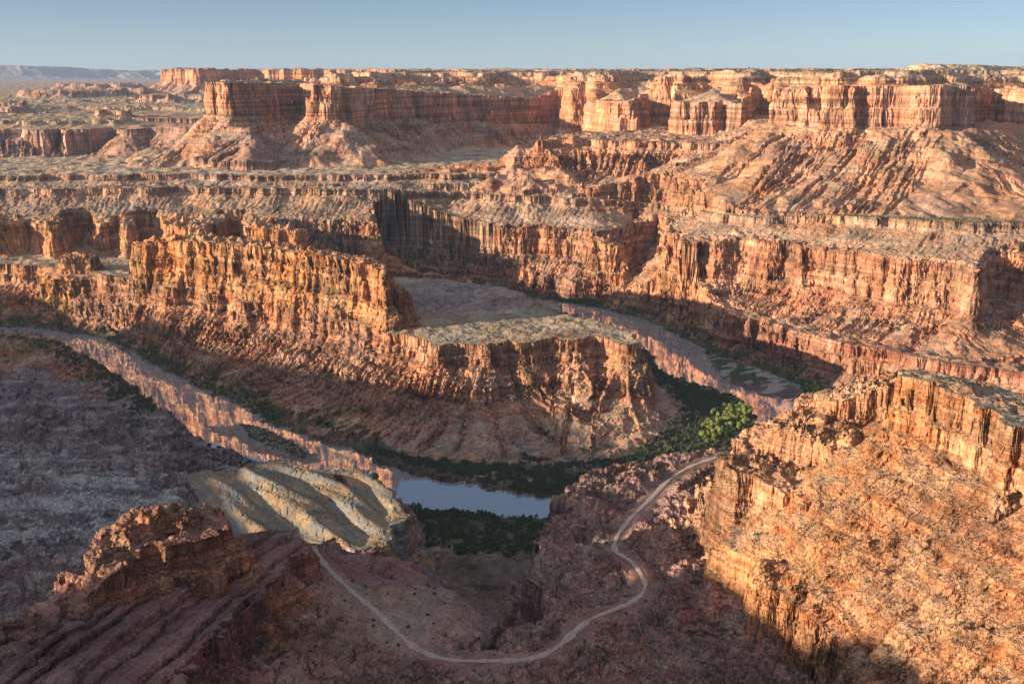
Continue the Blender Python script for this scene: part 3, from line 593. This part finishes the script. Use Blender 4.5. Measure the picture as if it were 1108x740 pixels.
def mth(t, op, a, b):
    n = node(t, 'ShaderNodeMath', operation=op)
    for i, v in enumerate((a, b)):
        if isinstance(v, (int, float)): n.inputs[i].default_value = v
        else: t.links.new(v, n.inputs[i])
    return n.outputs[0]
def lerp1(t, f, v):     # 1 + f*(v-1)
    return mth(t, 'ADD', 1.0, mth(t, 'MULTIPLY', f, mth(t, 'SUBTRACT', v, 1.0)))

def rock_material(name, k=1.0, bump=1.0, joints=0.0, con=1.0):
    """k scales every pattern: near rock is seen in finer detail than far rock"""
    m, t, b = mat(name)
    pos = node(t, 'ShaderNodeNewGeometry').outputs['Position']
    ac = node(t, 'ShaderNodeAttribute', attribute_name='rock_colour').outputs['Color']
    ar = node(t, 'ShaderNodeAttribute', attribute_name='steepness').outputs['Fac']
    strata = noise(t, pos, (.0016 * k, .0016 * k, .11 * k), 5, .65)
    streak = noise(t, pos, (.085 * k, .085 * k, .007 * k), 5, .65)
    speck = noise(t, pos, (.22 * k, .22 * k, .30 * k), 6, .72)
    f1 = lerp1(t, ar, mrange(t, strata, .34, .66, .52, 1.42))
    f2 = lerp1(t, ar, mrange(t, streak, .34, .66, .80, 1.18))
    f3 = mrange(t, speck, .32, .68, 1 - .38 * con, 1 + .36 * con)
    f = mth(t, 'MULTIPLY', mth(t, 'MULTIPLY', f1, f2), f3)
    mpj = node(t, 'ShaderNodeMapping'); mpj.inputs['Scale'].default_value = (.085 * k, .055 * k, .20 * k); mpj.inputs['Rotation'].default_value = (.05, .08, .5)
    wn = node(t, 'ShaderNodeTexNoise'); wn.inputs['Scale'].default_value = .05 * k; wn.inputs['Detail'].default_value = 3; t.links.new(pos, wn.inputs['Vector'])
    wa = node(t, 'ShaderNodeVectorMath', operation='MULTIPLY_ADD'); t.links.new(wn.outputs['Color'], wa.inputs[0]); wa.inputs[1].default_value = (9 / k,) * 3; t.links.new(pos, wa.inputs[2])
    t.links.new(wa.outputs[0], mpj.inputs['Vector'])
    vj = node(t, 'ShaderNodeTexVoronoi', feature='DISTANCE_TO_EDGE'); vj.inputs['Scale'].default_value = 1; t.links.new(mpj.outputs[0], vj.inputs['Vector'])
    jm = mrange(t, noise(t, pos, (.02 * k,) * 3, 3, .5), .42, .62, 0, joints)
    jl = mrange(t, vj.outputs['Distance'], 0, .09, 1, 0)
    jf = mth(t, 'MULTIPLY', mth(t, 'MULTIPLY', jl, jm), mth(t, 'ADD', mth(t, 'MULTIPLY', ar, .9), .1))
    f = mth(t, 'MULTIPLY', f, mth(t, 'SUBTRACT', 1.0, jf))
    v = node(t, 'ShaderNodeVectorMath', operation='SCALE'); t.links.new(ac, v.inputs[0]); t.links.new(f, v.inputs['Scale'])
    hs = node(t, 'ShaderNodeHueSaturation'); t.links.new(v.outputs[0], hs.inputs['Color'])
    hv = noise(t, pos, (.012 * k, .012 * k, .03 * k), 4, .6)
    t.links.new(mrange(t, hv, .3, .7, .486, .508), hs.inputs['Hue']); t.links.new(mrange(t, hv, .3, .7, 1.14, .93), hs.inputs['Saturation'])
    t.links.new(hs.outputs[0], b.inputs['Base Color'])
    b.inputs['Roughness'].default_value = .95; b.inputs['Specular IOR Level'].default_value = .12
    # relief: upright cracks on the faces, blocks on the slopes
    crack = noise(t, pos, (.12 * k, .12 * k, .012 * k), 5, .6)
    bed = noise(t, pos, (.004 * k, .004 * k, .16 * k), 4, .6)
    vo = node(t, 'ShaderNodeTexVoronoi'); vo.inputs['Scale'].default_value = .16 * k; t.links.new(pos, vo.inputs['Vector'])
    hr = mth(t, 'ADD', mth(t, 'MULTIPLY', crack, 2.6 / k), mth(t, 'MULTIPLY', bed, 3.6 / k))
    hr = mth(t, 'MULTIPLY', hr, ar)
    hs_ = mth(t, 'ADD', mth(t, 'MULTIPLY', speck, 2.2 / k), mth(t, 'ADD', mth(t, 'MULTIPLY', vo.outputs['Distance'], -.25 / k), mth(t, 'MULTIPLY', jf, -1.6 / k)))
    bp = node(t, 'ShaderNodeBump'); bp.inputs['Strength'].default_value = bump; bp.inputs['Distance'].default_value = 1.0
    t.links.new(mth(t, 'ADD', hr, hs_), bp.inputs['Height']); t.links.new(bp.outputs[0], b.inputs['Normal'])
    return m
M_NEAR = rock_material('foreground_rock', 2.2, 1.1, .55, 1.35)
M_MID = rock_material('canyon_rock', 1.0, 1.0, .4)
M_FAR = rock_material('distant_rock', .5, .35)

def simple(name, col, var=.25, scale=.5, rough=.95, spec=.1):
    m, t, b = mat(name)
    pos = node(t, 'ShaderNodeNewGeometry').outputs['Position']
    n = noise(t, pos, (scale,) * 3, 5, .65)
    v = node(t, 'ShaderNodeVectorMath', operation='SCALE'); v.inputs[0].default_value = col
    t.links.new(mrange(t, n, .3, .7, 1 - var, 1 + var), v.inputs['Scale']); t.links.new(v.outputs[0], b.inputs['Base Color'])
    b.inputs['Roughness'].default_value = rough; b.inputs['Specular IOR Level'].default_value = spec
    return m
def leaf_material(name, c0, c1):
    m, t, b = mat(name)
    pos = node(t, 'ShaderNodeNewGeometry').outputs['Position']
    n = noise(t, pos, (.11, .11, .11), 4, .7); rnd = node(t, 'ShaderNodeNewGeometry').outputs['Random Per Island']
    mx = node(t, 'ShaderNodeMix', data_type='RGBA')
    t.links.new(mth(t, 'MULTIPLY', mth(t, 'ADD', mrange(t, n, .3, .7, 0, 1), rnd), .5), mx.inputs[0])
    mx.inputs[6].default_value = (*c0, 1); mx.inputs[7].default_value = (*c1, 1)
    t.links.new(mx.outputs[2], b.inputs['Base Color']); b.inputs['Roughness'].default_value = .8; b.inputs['Specular IOR Level'].default_value = .15
    return m

# ------------------------------------------------------------------ link the terrain, one object per landform
def mesh_obj(name, V, F, mat, cols=None, rock=None, smooth=True, parent=None):
    me = bpy.data.meshes.new(name)
    V = np.ascontiguousarray(V, np.float32); F = np.ascontiguousarray(F, np.int32); k = F.shape[1]
    me.vertices.add(len(V)); me.vertices.foreach_set('co', V.ravel())
    me.loops.add(F.size); me.loops.foreach_set('vertex_index', F.ravel())
    me.polygons.add(len(F)); me.polygons.foreach_set('loop_start', np.arange(0, F.size, k, dtype=np.int32))
    me.polygons.foreach_set('use_smooth', np.full(len(F), smooth, bool))
    me.update(calc_edges=True)
    if cols is not None:
        a = me.attributes.new('rock_colour', 'FLOAT_COLOR', 'POINT'); a.data.foreach_set('color', np.c_[cols, np.ones(len(cols))].astype(np.float32).ravel())
        a = me.attributes.new('steepness', 'FLOAT', 'POINT'); a.data.foreach_set('value', rock.astype(np.float32))
    me.materials.append(mat)
    o = bpy.data.objects.new(name, me); C.collection.objects.link(o)
    if parent: o.parent = parent
    return o
fo = gO[gF].max(1)
order = np.argsort(fo, kind='stable'); bounds = np.searchsorted(fo[order], np.arange(NL + 3))
NEAR = {'badland_slope', 'pale_ledges', 'clay_hill', 'road_bench', 'mud_hump', 'slab_ridge', 'rock_butte', 'rock_spur', 'rim_cliff', 'home_plateau', 'canyon_rim'}
CLAY = rock_material('clay', 1.8, .35)
FAR = {'distant_mesa', 'mountains', 'eroded_hill', 'low_bench', 'domed_rock', 'rock_dome'}
for i in range(NL + 2):
    fs = gF[order[bounds[i]:bounds[i + 1]]]
    if not len(fs): continue
    used = np.unique(fs); lut = np.zeros(len(gV), np.int32); lut[used] = np.arange(len(used), dtype=np.int32)
    if i == 0: nm, lb, ct = 'canyon_floor', 'flat canyon floor beside the river with dark soil', 'ground'
    elif i >= NL: nm, lb, ct = BARS[i - NL][0], BARS[i - NL][1], 'sandbar'
    else: L = LAYERS[i - 1]; nm, lb, ct = L['name'], L['label'], L['cat']
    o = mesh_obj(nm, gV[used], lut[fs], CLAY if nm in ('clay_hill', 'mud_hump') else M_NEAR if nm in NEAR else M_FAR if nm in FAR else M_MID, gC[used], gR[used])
    tag(o, lb, ct, kind='structure')

# ------------------------------------------------------------------ river and road
m, t, b = mat('river_water')
pos = node(t, 'ShaderNodeNewGeometry').outputs['Position']
b.inputs['Base Color'].default_value = (.80, .79, .77, 1); b.inputs['Roughness'].default_value = .03; b.inputs['Metallic'].default_value = .72
nz_ = noise(t, pos, (.05, .05, .05), 3, .5)
bp = node(t, 'ShaderNodeBump'); bp.inputs['Strength'].default_value = .06; bp.inputs['Distance'].default_value = .5
t.links.new(nz_, bp.inputs['Height']); t.links.new(bp.outputs[0], b.inputs['Normal'])
rv = mesh_obj('river', [(-2600, 900, ZW), (1400, 900, ZW), (1400, 3600, ZW), (-2600, 3600, ZW)], np.array([[0, 1, 2, 3]]), m)
tag(rv, 'calm muddy river bending round the peninsula and mirroring the lit cliffs', 'river', kind='structure')

road_m = simple('road_dust', (.49, .37, .295), .34, .35)
dR = np.gradient(ROAD, axis=0); dR /= np.linalg.norm(dR, axis=1, keepdims=True); nR = np.c_[-dR[:, 1], dR[:, 0]]
wv = 2.5 + .5 * N(ROAD[:, 0] * 1.0, ROAD[:, 1] * 1.0, 40, 121) + .25 * np.sin(np.arange(len(ROAD)) * .9) + .25 * rng.standard_normal(len(ROAD))
prof = [(-1.0, -.15), (-.85, .05), (-.5, .0), (0, .08), (.5, .0), (.85, .05), (1.0, -.15)]
V = np.concatenate([np.c_[ROAD + nR * (wv * a)[:, None], ROADZ + bz + .12] for a, bz in prof])
n = len(ROAD); F = np.array([(j * n + i, (j + 1) * n + i, (j + 1) * n + i + 1, j * n + i + 1) for j in range(len(prof) - 1) for i in range(n - 1)])
tag(mesh_obj('dirt_road', V, F[:, ::-1], road_m), 'pale dirt road winding across the shaded maroon bench', 'road', kind='structure')

# ------------------------------------------------------------------ plants and loose rocks
CPX = Y * CP - Z * SP
PXX = X / CPX * FPX + 554; PYY = 370 - (Y * SP + Z * CP) / CPX * FPX
INF = (PXX > -30) & (PXX < 1140) & (PYY > 60) & (PYY < 760)
OWNN = np.zeros(OWN.shape, np.int16)
def owner_mask(*names):
    ids = [L['id'] for L in LAYERS if L['name'] in names] + ([0] if 'canyon_floor' in names else [])
    return np.isin(OWN, ids)
def inpoly(poly):
    x0, y0 = np.min(poly, 0); x1, y1 = np.max(poly, 0)
    m = (PXX > x0) & (PXX < x1) & (PYY > y0) & (PYY < y1)
    out = np.zeros(m.shape, bool)
    idx = np.nonzero(m)
    if idx[0].size: out[idx] = sdf(poly, PXX[idx].astype(np.float32), PYY[idx].astype(np.float32))[0] < 0
    return out
# ground area represented by each grid vertex, so that plants spread evenly over the land
_dr = np.gradient(np.hypot(X, Y), axis=0); _da = np.gradient(az)[None, :] * np.hypot(X, Y)
AREA = np.abs(_dr * _da)
def pick(mask, n, sep=0.0, seed=1):
    r = np.random.default_rng(seed)
    idx = np.flatnonzero(mask.ravel())
    if idx.size == 0: return np.zeros((0, 3))
    p = AREA.ravel()[idx].astype(np.float64); p /= p.sum()
    c = r.choice(idx, size=min(n * (6 if sep else 1), idx.size), replace=False, p=p)
    P = np.stack([XD.ravel()[c], YD.ravel()[c], Z.ravel()[c]], -1)
    if sep:
        keep = []
        for q in P:
            if all((q[0] - k[0]) ** 2 + (q[1] - k[1]) ** 2 > sep * sep for k in keep): keep.append(q)
            if len(keep) >= n: break
        P = np.array(keep)
    return P

def leaf_cloud(n, r, h, leaf, seed, lobes=3):
    """small leaf sprays through the volume of a few lobes, base at z = 0"""
    rr = np.random.default_rng(seed)
    L = [((rr.uniform(-.45, .45) * r, rr.uniform(-.45, .45) * r, h * rr.uniform(.42, .66)), rr.uniform(.5, .75)) for _ in range(lobes)]
    k = rr.integers(0, lobes, n); c = np.array([L[i][0] for i in k]); s_ = np.array([L[i][1] for i in k])
    d = rr.standard_normal((n, 3)); d /= np.linalg.norm(d, axis=1, keepdims=True)
    rad = rr.uniform(.45, 1.0, n) ** .6
    P = c + d * (rad * s_)[:, None] * np.array((r, r, h * .55)); P[:, 2] = np.clip(P[:, 2], .06 * h, None)
    t = rr.standard_normal((n, 3)); t -= .6 * d * (t * d).sum(1)[:, None]; t /= np.linalg.norm(t, axis=1, keepdims=True)
    b = np.cross(d, t); b /= np.linalg.norm(b, axis=1, keepdims=True) + 1e-6
    sz = leaf * rr.uniform(.6, 1.3, n)[:, None]
    V = np.stack([P - t * sz, P + b * sz * .8, P + t * sz, P - b * sz * .8 + d * sz * .4], 1).reshape(-1, 3)
    return V, np.arange(4 * n).reshape(n, 4)
def thicket(name, label, P, mat_, size=(1.1, 3.9), hs=(.7, 1.3), n=26, seed=1):
    r = np.random.default_rng(seed)
    tpl = [leaf_cloud(n, 1, 1, .30, seed * 10 + i) for i in range(8)]
    VV = []; FF = []; o = 0
    for p in P:
        V, F = tpl[r.integers(8)]; s_ = size[0] + (size[1] - size[0]) * r.uniform() ** 1.6; a = r.uniform(0, 6.28); ca, sa = math.cos(a), math.sin(a)
        W = np.c_[(V[:, 0] * ca - V[:, 1] * sa) * s_, (V[:, 0] * sa + V[:, 1] * ca) * s_, V[:, 2] * s_ * r.uniform(*hs) * 1.4 - .2] + p
        VV.append(W); FF.append(F + o); o += len(V)
    if not VV: return
    tag(mesh_obj(name, np.concatenate(VV), np.concatenate(FF), mat_, smooth=False), label, 'thicket', kind='stuff')
M_TAM = leaf_material('tamarisk_leaf', (.048, .066, .032), (.125, .148, .068))
M_TAM2 = leaf_material('willow_leaf', (.045, .075, .02), (.12, .16, .05))
M_LIT = leaf_material('sunlit_cottonwood_leaf', (.21, .27, .05), (.39, .42, .11))  # bright leaf green, raised further so the groves read as sunlit
M_SAGE = leaf_material('sagebrush_leaf', (.06, .068, .04), (.14, .145, .09))
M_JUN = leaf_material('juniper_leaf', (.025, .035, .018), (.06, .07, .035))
M_BARK = simple('bark', (.12, .085, .06), .3, 2.0)
FLAT = NRM[..., 2] > .80
fl = owner_mask('canyon_floor') & FLAT & VIS & INF & (Z < -580)
patch = N(X, Y, 70, 131)
sel = fl & (DRV > 4) & (DRV < 130) & inpoly([(440, 545), (600, 545), (600, 700), (440, 700)])
thicket('tamarisk_thicket', 'dense dark green thicket filling the mouth of the side gorge', pick(sel & (patch > -.7), 1500, seed=11), M_TAM, seed=2)
thicket('willow_thicket', 'brighter green willows along the wash in the side gorge', pick(sel & inpoly([(492, 590), (560, 590), (570, 660), (500, 640)]) & (patch > -.2), 260, seed=12), M_TAM2, seed=3)
sel = fl & (DRV > 3) & inpoly([(300, 440), (520, 490), (660, 540), (640, 560), (380, 500), (300, 470)]) | fl & (DRV > 3) & (DRV < 110 + 30 * patch) & inpoly([(400, 480), (700, 480), (700, 560), (400, 560)])
thicket('tamarisk_thicket', 'belt of dark green bushes on the near shore of the peninsula', pick(sel, 3200, seed=13), M_TAM, seed=4)
sel = (fl | (owner_mask('peninsula') & FLAT & VIS & (Z < -578))) & (DRV > 3) & (DRV < 150 + 40 * patch) & inpoly([(640, 345), (705, 365), (840, 430), (830, 520), (640, 520), (700, 480), (740, 440), (690, 400)])
thicket('tamarisk_thicket', 'broad dark green bush belt curving round the tip of the peninsula', pick(sel, 3600, seed=14), M_TAM, seed=5)
sel = VIS & INF & (Z < -575) & (NRM[..., 2] > .6) & (OWN < NL) & (DRV > 2) & (DRV < 34) & inpoly([(-30, 340), (130, 355), (310, 440), (300, 470), (180, 400), (-30, 365)])
thicket('willow_thicket', 'thin green strip of bushes along the far left bank', pick(sel, 700, seed=15), M_TAM2, seed=6)
sel = VIS & INF & (Z < -560) & (NRM[..., 2] > .6) & (OWN < NL) & (DRV > 3) & (DRV < 75) & inpoly([(-30, 360), (100, 372), (270, 505), (230, 520), (100, 440), (-30, 400)])
thicket('tamarisk_thicket', 'dark bushes scattered along the near left bank', pick(sel & (patch > -.8), 1300, seed=16), M_TAM, seed=7)
sel = (fl | (owner_mask('river_bench') & FLAT & VIS & (Z < -575))) & (DRV > 2) & (DRV < 60) & inpoly([(540, 305), (700, 320), (900, 390), (905, 450), (860, 440), (740, 385), (640, 345), (540, 330)])
thicket('willow_thicket', 'green strip of bushes under the shaded cliff across the right river arm', pick(sel, 900, seed=17), M_TAM2, seed=8)
isl = (OWN == NL) & VIS & INF
_ix = np.nonzero(isl); _d = np.full(isl.shape, 9.0, np.float32)
if _ix[0].size: _d[_ix] = sdf(ISL, X[_ix].astype(np.float32), Y[_ix].astype(np.float32))[0]
thicket('willow_thicket', 'green bushes covering the island in the left river reach', pick(isl & (_d < -1), 420, seed=18), M_TAM2, size=(1.2, 2.2), seed=9)
sel = (OWN == NL + 1) & VIS & inpoly([(770, 386), (800, 392), (830, 410), (810, 416), (780, 404)])
thicket('grass_cover', 'low green growth on the far mud bar', pick(sel, 260, seed=19), M_TAM2, size=(1.0, 1.8), hs=(.25, .4), seed=10)
sel = owner_mask('rim_cliff') & FLAT & VIS & INF
thicket('brush_cover', 'grey green brush on the flat top of the cliff band at the right', pick(sel, 260, seed=20), M_SAGE, size=(.8, 1.6), seed=11)
sel = owner_mask('domed_rock', 'sandstone_mesa') & (NRM[..., 2] > .88) & VIS & INF & (Z > -60)
thicket('juniper_cover', 'dark juniper scrub dotting the far mesa tops', pick(sel, 1600, seed=21), M_JUN, size=(2.5, 4.5), n=14, seed=12)
sel = owner_mask('white_rim_bench') & (NRM[..., 2] > .9) & VIS & inpoly([(880, 232), (1108, 238), (1108, 248), (880, 242)])
thicket('brush_cover', 'green brush strip on the ledge below the right slope', pick(sel, 420, seed=22), M_TAM2, size=(1.6, 2.8), n=14, seed=13)

# single trees and shrubs: one of each is built, the rest are copies
def copies(make, P, label, cat, group, scale, seed, z=-.15, tilt=0):
    r = np.random.default_rng(seed); protos = {}
    for q in P:
        k = int(r.integers(3))
        if k not in protos:
            o = make(k); protos[k] = o
        else:
            src = protos[k]; o = src.copy(); C.collection.objects.link(o)
            for ch in src.children:
                c = ch.copy(); C.collection.objects.link(c); c.parent = o
        s_ = float(r.uniform(*scale)); o.location = (float(q[0]), float(q[1]), float(q[2]) + z * s_)
        o.rotation_euler = (float(r.uniform(-tilt, tilt)), float(r.uniform(-tilt, tilt)), float(r.uniform(0, 6.28)))
        o.scale = (s_, s_ * float(r.uniform(.9, 1.1)), s_ * float(r.uniform(.85, 1.15)))
        tag(o, label, cat, group)
def tube(pts, rad, n=7):
    V = []; F = []
    for i, (p, r_) in enumerate(zip(pts, rad)):
        for k in range(n): V.append((p[0] + r_ * math.cos(6.2832 * k / n), p[1] + r_ * math.sin(6.2832 * k / n), p[2]))
    for i in range(len(pts) - 1):
        for k in range(n): F.append((i * n + k, i * n + (k + 1) % n, (i + 1) * n + (k + 1) % n, (i + 1) * n + k))
    return V, F
def tree_maker(name, crown_mat, r, h, leaves, leaf):
    def make(k):
        root = bpy.data.objects.new(name, None); C.collection.objects.link(root)
        V = []; F = []
        for pts, rad in [([(0, 0, -.6), (.1, 0, h * .2), (.2, .1, h * .45), (.1, 0, h * .8)], (.05 * h, .036 * h, .026 * h, .008 * h)),
                         ([(.1, 0, h * .22), (.3 * r, .15 * r, h * .42), (.55 * r, .2 * r, h * .6)], (.022 * h, .016 * h, .006 * h)),
                         ([(.1, 0, h * .28), (-.3 * r, -.2 * r, h * .46), (-.5 * r, -.3 * r, h * .66)], (.022 * h, .016 * h, .006 * h)),
                         ([(.1, 0, h * .3), (-.1 * r, .35 * r, h * .5), (-.1 * r, .5 * r, h * .7)], (.02 * h, .014 * h, .005 * h))]:
            v, f = tube(pts, rad); o = len(V); V += v; F += [tuple(i + o for i in q) for q in f]
        mesh_obj('trunk', np.array(V), np.array(F), M_BARK, parent=root)
        V, F = leaf_cloud(leaves, r, h, leaf, 300 + k, lobes=6); mesh_obj('crown', V, F, crown_mat, smooth=False, parent=root)
        return root
    return make
lit = (OWN == 0) & VIS & INF & (Z < -578) | owner_mask('peninsula') & VIS & (Z < -572) & INF
P = pick(lit & inpoly([(756, 474), (768, 448), (798, 432), (813, 442), (812, 456), (792, 470), (768, 482)]), 150, 4.2, seed=31)
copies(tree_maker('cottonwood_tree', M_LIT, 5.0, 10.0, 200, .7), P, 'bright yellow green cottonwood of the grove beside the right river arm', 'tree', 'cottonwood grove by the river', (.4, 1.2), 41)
lit2 = (OWN != NL) & VIS & INF & (Z < -560)
P = pick(lit2 & inpoly([(862, 430), (872, 418), (890, 417), (905, 424), (896, 432), (876, 434)]), 16, 7, seed=32)
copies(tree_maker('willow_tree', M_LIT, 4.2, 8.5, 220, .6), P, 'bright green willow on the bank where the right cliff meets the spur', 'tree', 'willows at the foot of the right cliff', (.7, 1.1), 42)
P = pick(lit2 & inpoly([(0, 374), (16, 369), (50, 367), (66, 373), (40, 380), (4, 381)]), 34, 9, seed=33)
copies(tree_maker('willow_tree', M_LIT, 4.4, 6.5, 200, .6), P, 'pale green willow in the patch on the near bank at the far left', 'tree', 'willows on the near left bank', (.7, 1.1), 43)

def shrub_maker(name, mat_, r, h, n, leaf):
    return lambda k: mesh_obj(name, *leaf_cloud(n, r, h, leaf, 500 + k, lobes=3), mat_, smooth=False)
sel = owner_mask('road_bench', 'mud_hump') & FLAT & VIS & INF
_rd = np.full(sel.shape, 99.0, np.float32); _ix = np.nonzero(sel); _rd[_ix] = sdf(ROAD, X[_ix].astype(np.float32), Y[_ix].astype(np.float32), closed=False)[0]
P = pick(sel & (_rd > 7), 190, 9, seed=34)
copies(shrub_maker('sagebrush', M_SAGE, 1.0, 1.3, 60, .3), P, 'small grey green sagebrush on the shaded bench of the dirt road', 'shrub', 'sagebrush on the road bench', (.7, 1.9), 44)
P = pick(owner_mask('rock_spur') & (NRM[..., 2] > .6) & VIS & INF, 90, 9, seed=35)  # dark bushes, most standing in for shadow specks in the rubble
copies(shrub_maker('juniper_shadow_bush', M_JUN, 1.5, 2.2, 90, .36), P, 'dark juniper bush, mostly standing in for shadow, in the rubble of the sunlit spur', 'shrub', 'junipers and shadow specks on the sunlit spur', (.6, 1.4), 45)

import bmesh
def rock_maker(name, mat_):
    def make(k):
        r = np.random.default_rng(700 + k); bm = bmesh.new()
        for _ in range(20):
            d = r.standard_normal(3); d /= np.linalg.norm(d); bm.verts.new(tuple(d * np.array((1.0, .8, .65)) * r.uniform(.8, 1.1)))
        out = bmesh.ops.convex_hull(bm, input=bm.verts)
        bmesh.ops.delete(bm, geom=[v for v in bm.verts if not v.link_faces], context='VERTS')
        bmesh.ops.bevel(bm, geom=list(bm.edges), offset=.06, segments=1, affect='EDGES')
        bmesh.ops.recalc_face_normals(bm, faces=bm.faces)
        me = bpy.data.meshes.new(name); bm.to_mesh(me); bm.free(); me.materials.append(mat_)
        o = bpy.data.objects.new(name, me); C.collection.objects.link(o); return o
    return make
M_BG = simple('grey_boulder', (.36, .31, .28), .25, .5); M_BO = simple('orange_boulder', (.47, .27, .15), .25, .4); M_BP = simple('pale_block', (.50, .45, .41), .2, .4)
P = pick(owner_mask('peninsula') & (DROP > 66) & (NRM[..., 2] > .6) & VIS & INF, 110, 10, seed=36)
copies(rock_maker('boulder', M_BG), P, 'pale grey boulder lying on the shaded talus of the peninsula', 'boulder', 'boulders on the peninsula talus', (1.6, 3.8), 46, z=.1, tilt=.5)
P = pick(owner_mask('rock_spur') & (NRM[..., 2] > .5) & VIS & INF & (DROP > 8), 140, 8, seed=37)
copies(rock_maker('boulder', M_BO), P, 'angular orange boulder on the slope of the sunlit spur', 'boulder', 'boulders on the sunlit spur', (1.4, 4.4), 47, z=.15, tilt=.6)
_sk = np.nonzero((PXX > 610) & (PXX < 613.5) & (PYY < 100) & VIS)
if _sk[0].size:
    k = np.argmin(PYY[_sk]); q = (float(X[_sk][k]), float(Y[_sk][k]), float(Z[_sk][k]))
    o = rock_maker('rock_tower', M_BO)(9); o.location = (q[0], q[1], q[2] + 8); o.scale = (7, 7, 17)
    tag(o, 'tiny lone rock tower standing on the far skyline', 'rock tower')
P = pick(owner_mask('pale_ledges') & VIS & INF, 50, 8, seed=38)
copies(rock_maker('boulder', M_BP), P, 'whitish rock block on the shaded ledges at the left', 'boulder', 'blocks on the pale ledges', (1.4, 3.4), 48, z=.15, tilt=.3)

# ------------------------------------------------------------------ the air
m = bpy.data.materials.new('thin_air'); m.use_nodes = True; t = m.node_tree
for n_ in list(t.nodes):
    if n_.type == 'BSDF_PRINCIPLED': t.nodes.remove(n_)
pv = t.nodes.new('ShaderNodeVolumePrincipled'); pv.inputs['Density'].default_value = 1.3e-5; pv.inputs['Color'].default_value = (.52, .70, 1, 1)
t.links.new(pv.outputs[0], t.nodes['Material Output'].inputs['Volume'])
hx, hy0, hy1, hz0, hz1 = 63000, -9500, 63000, -1200, 900
V = [(-hx, hy0, hz0), (hx, hy0, hz0), (hx, hy1, hz0), (-hx, hy1, hz0), (-hx, hy0, hz1), (hx, hy0, hz1), (hx, hy1, hz1), (-hx, hy1, hz1)]
tag(mesh_obj('haze', V, np.array([(0, 3, 2, 1), (4, 5, 6, 7), (0, 1, 5, 4), (1, 2, 6, 5), (2, 3, 7, 6), (3, 0, 4, 7)]), m, smooth=False), 'thin blue haze filling the canyon air', 'haze', kind='stuff')
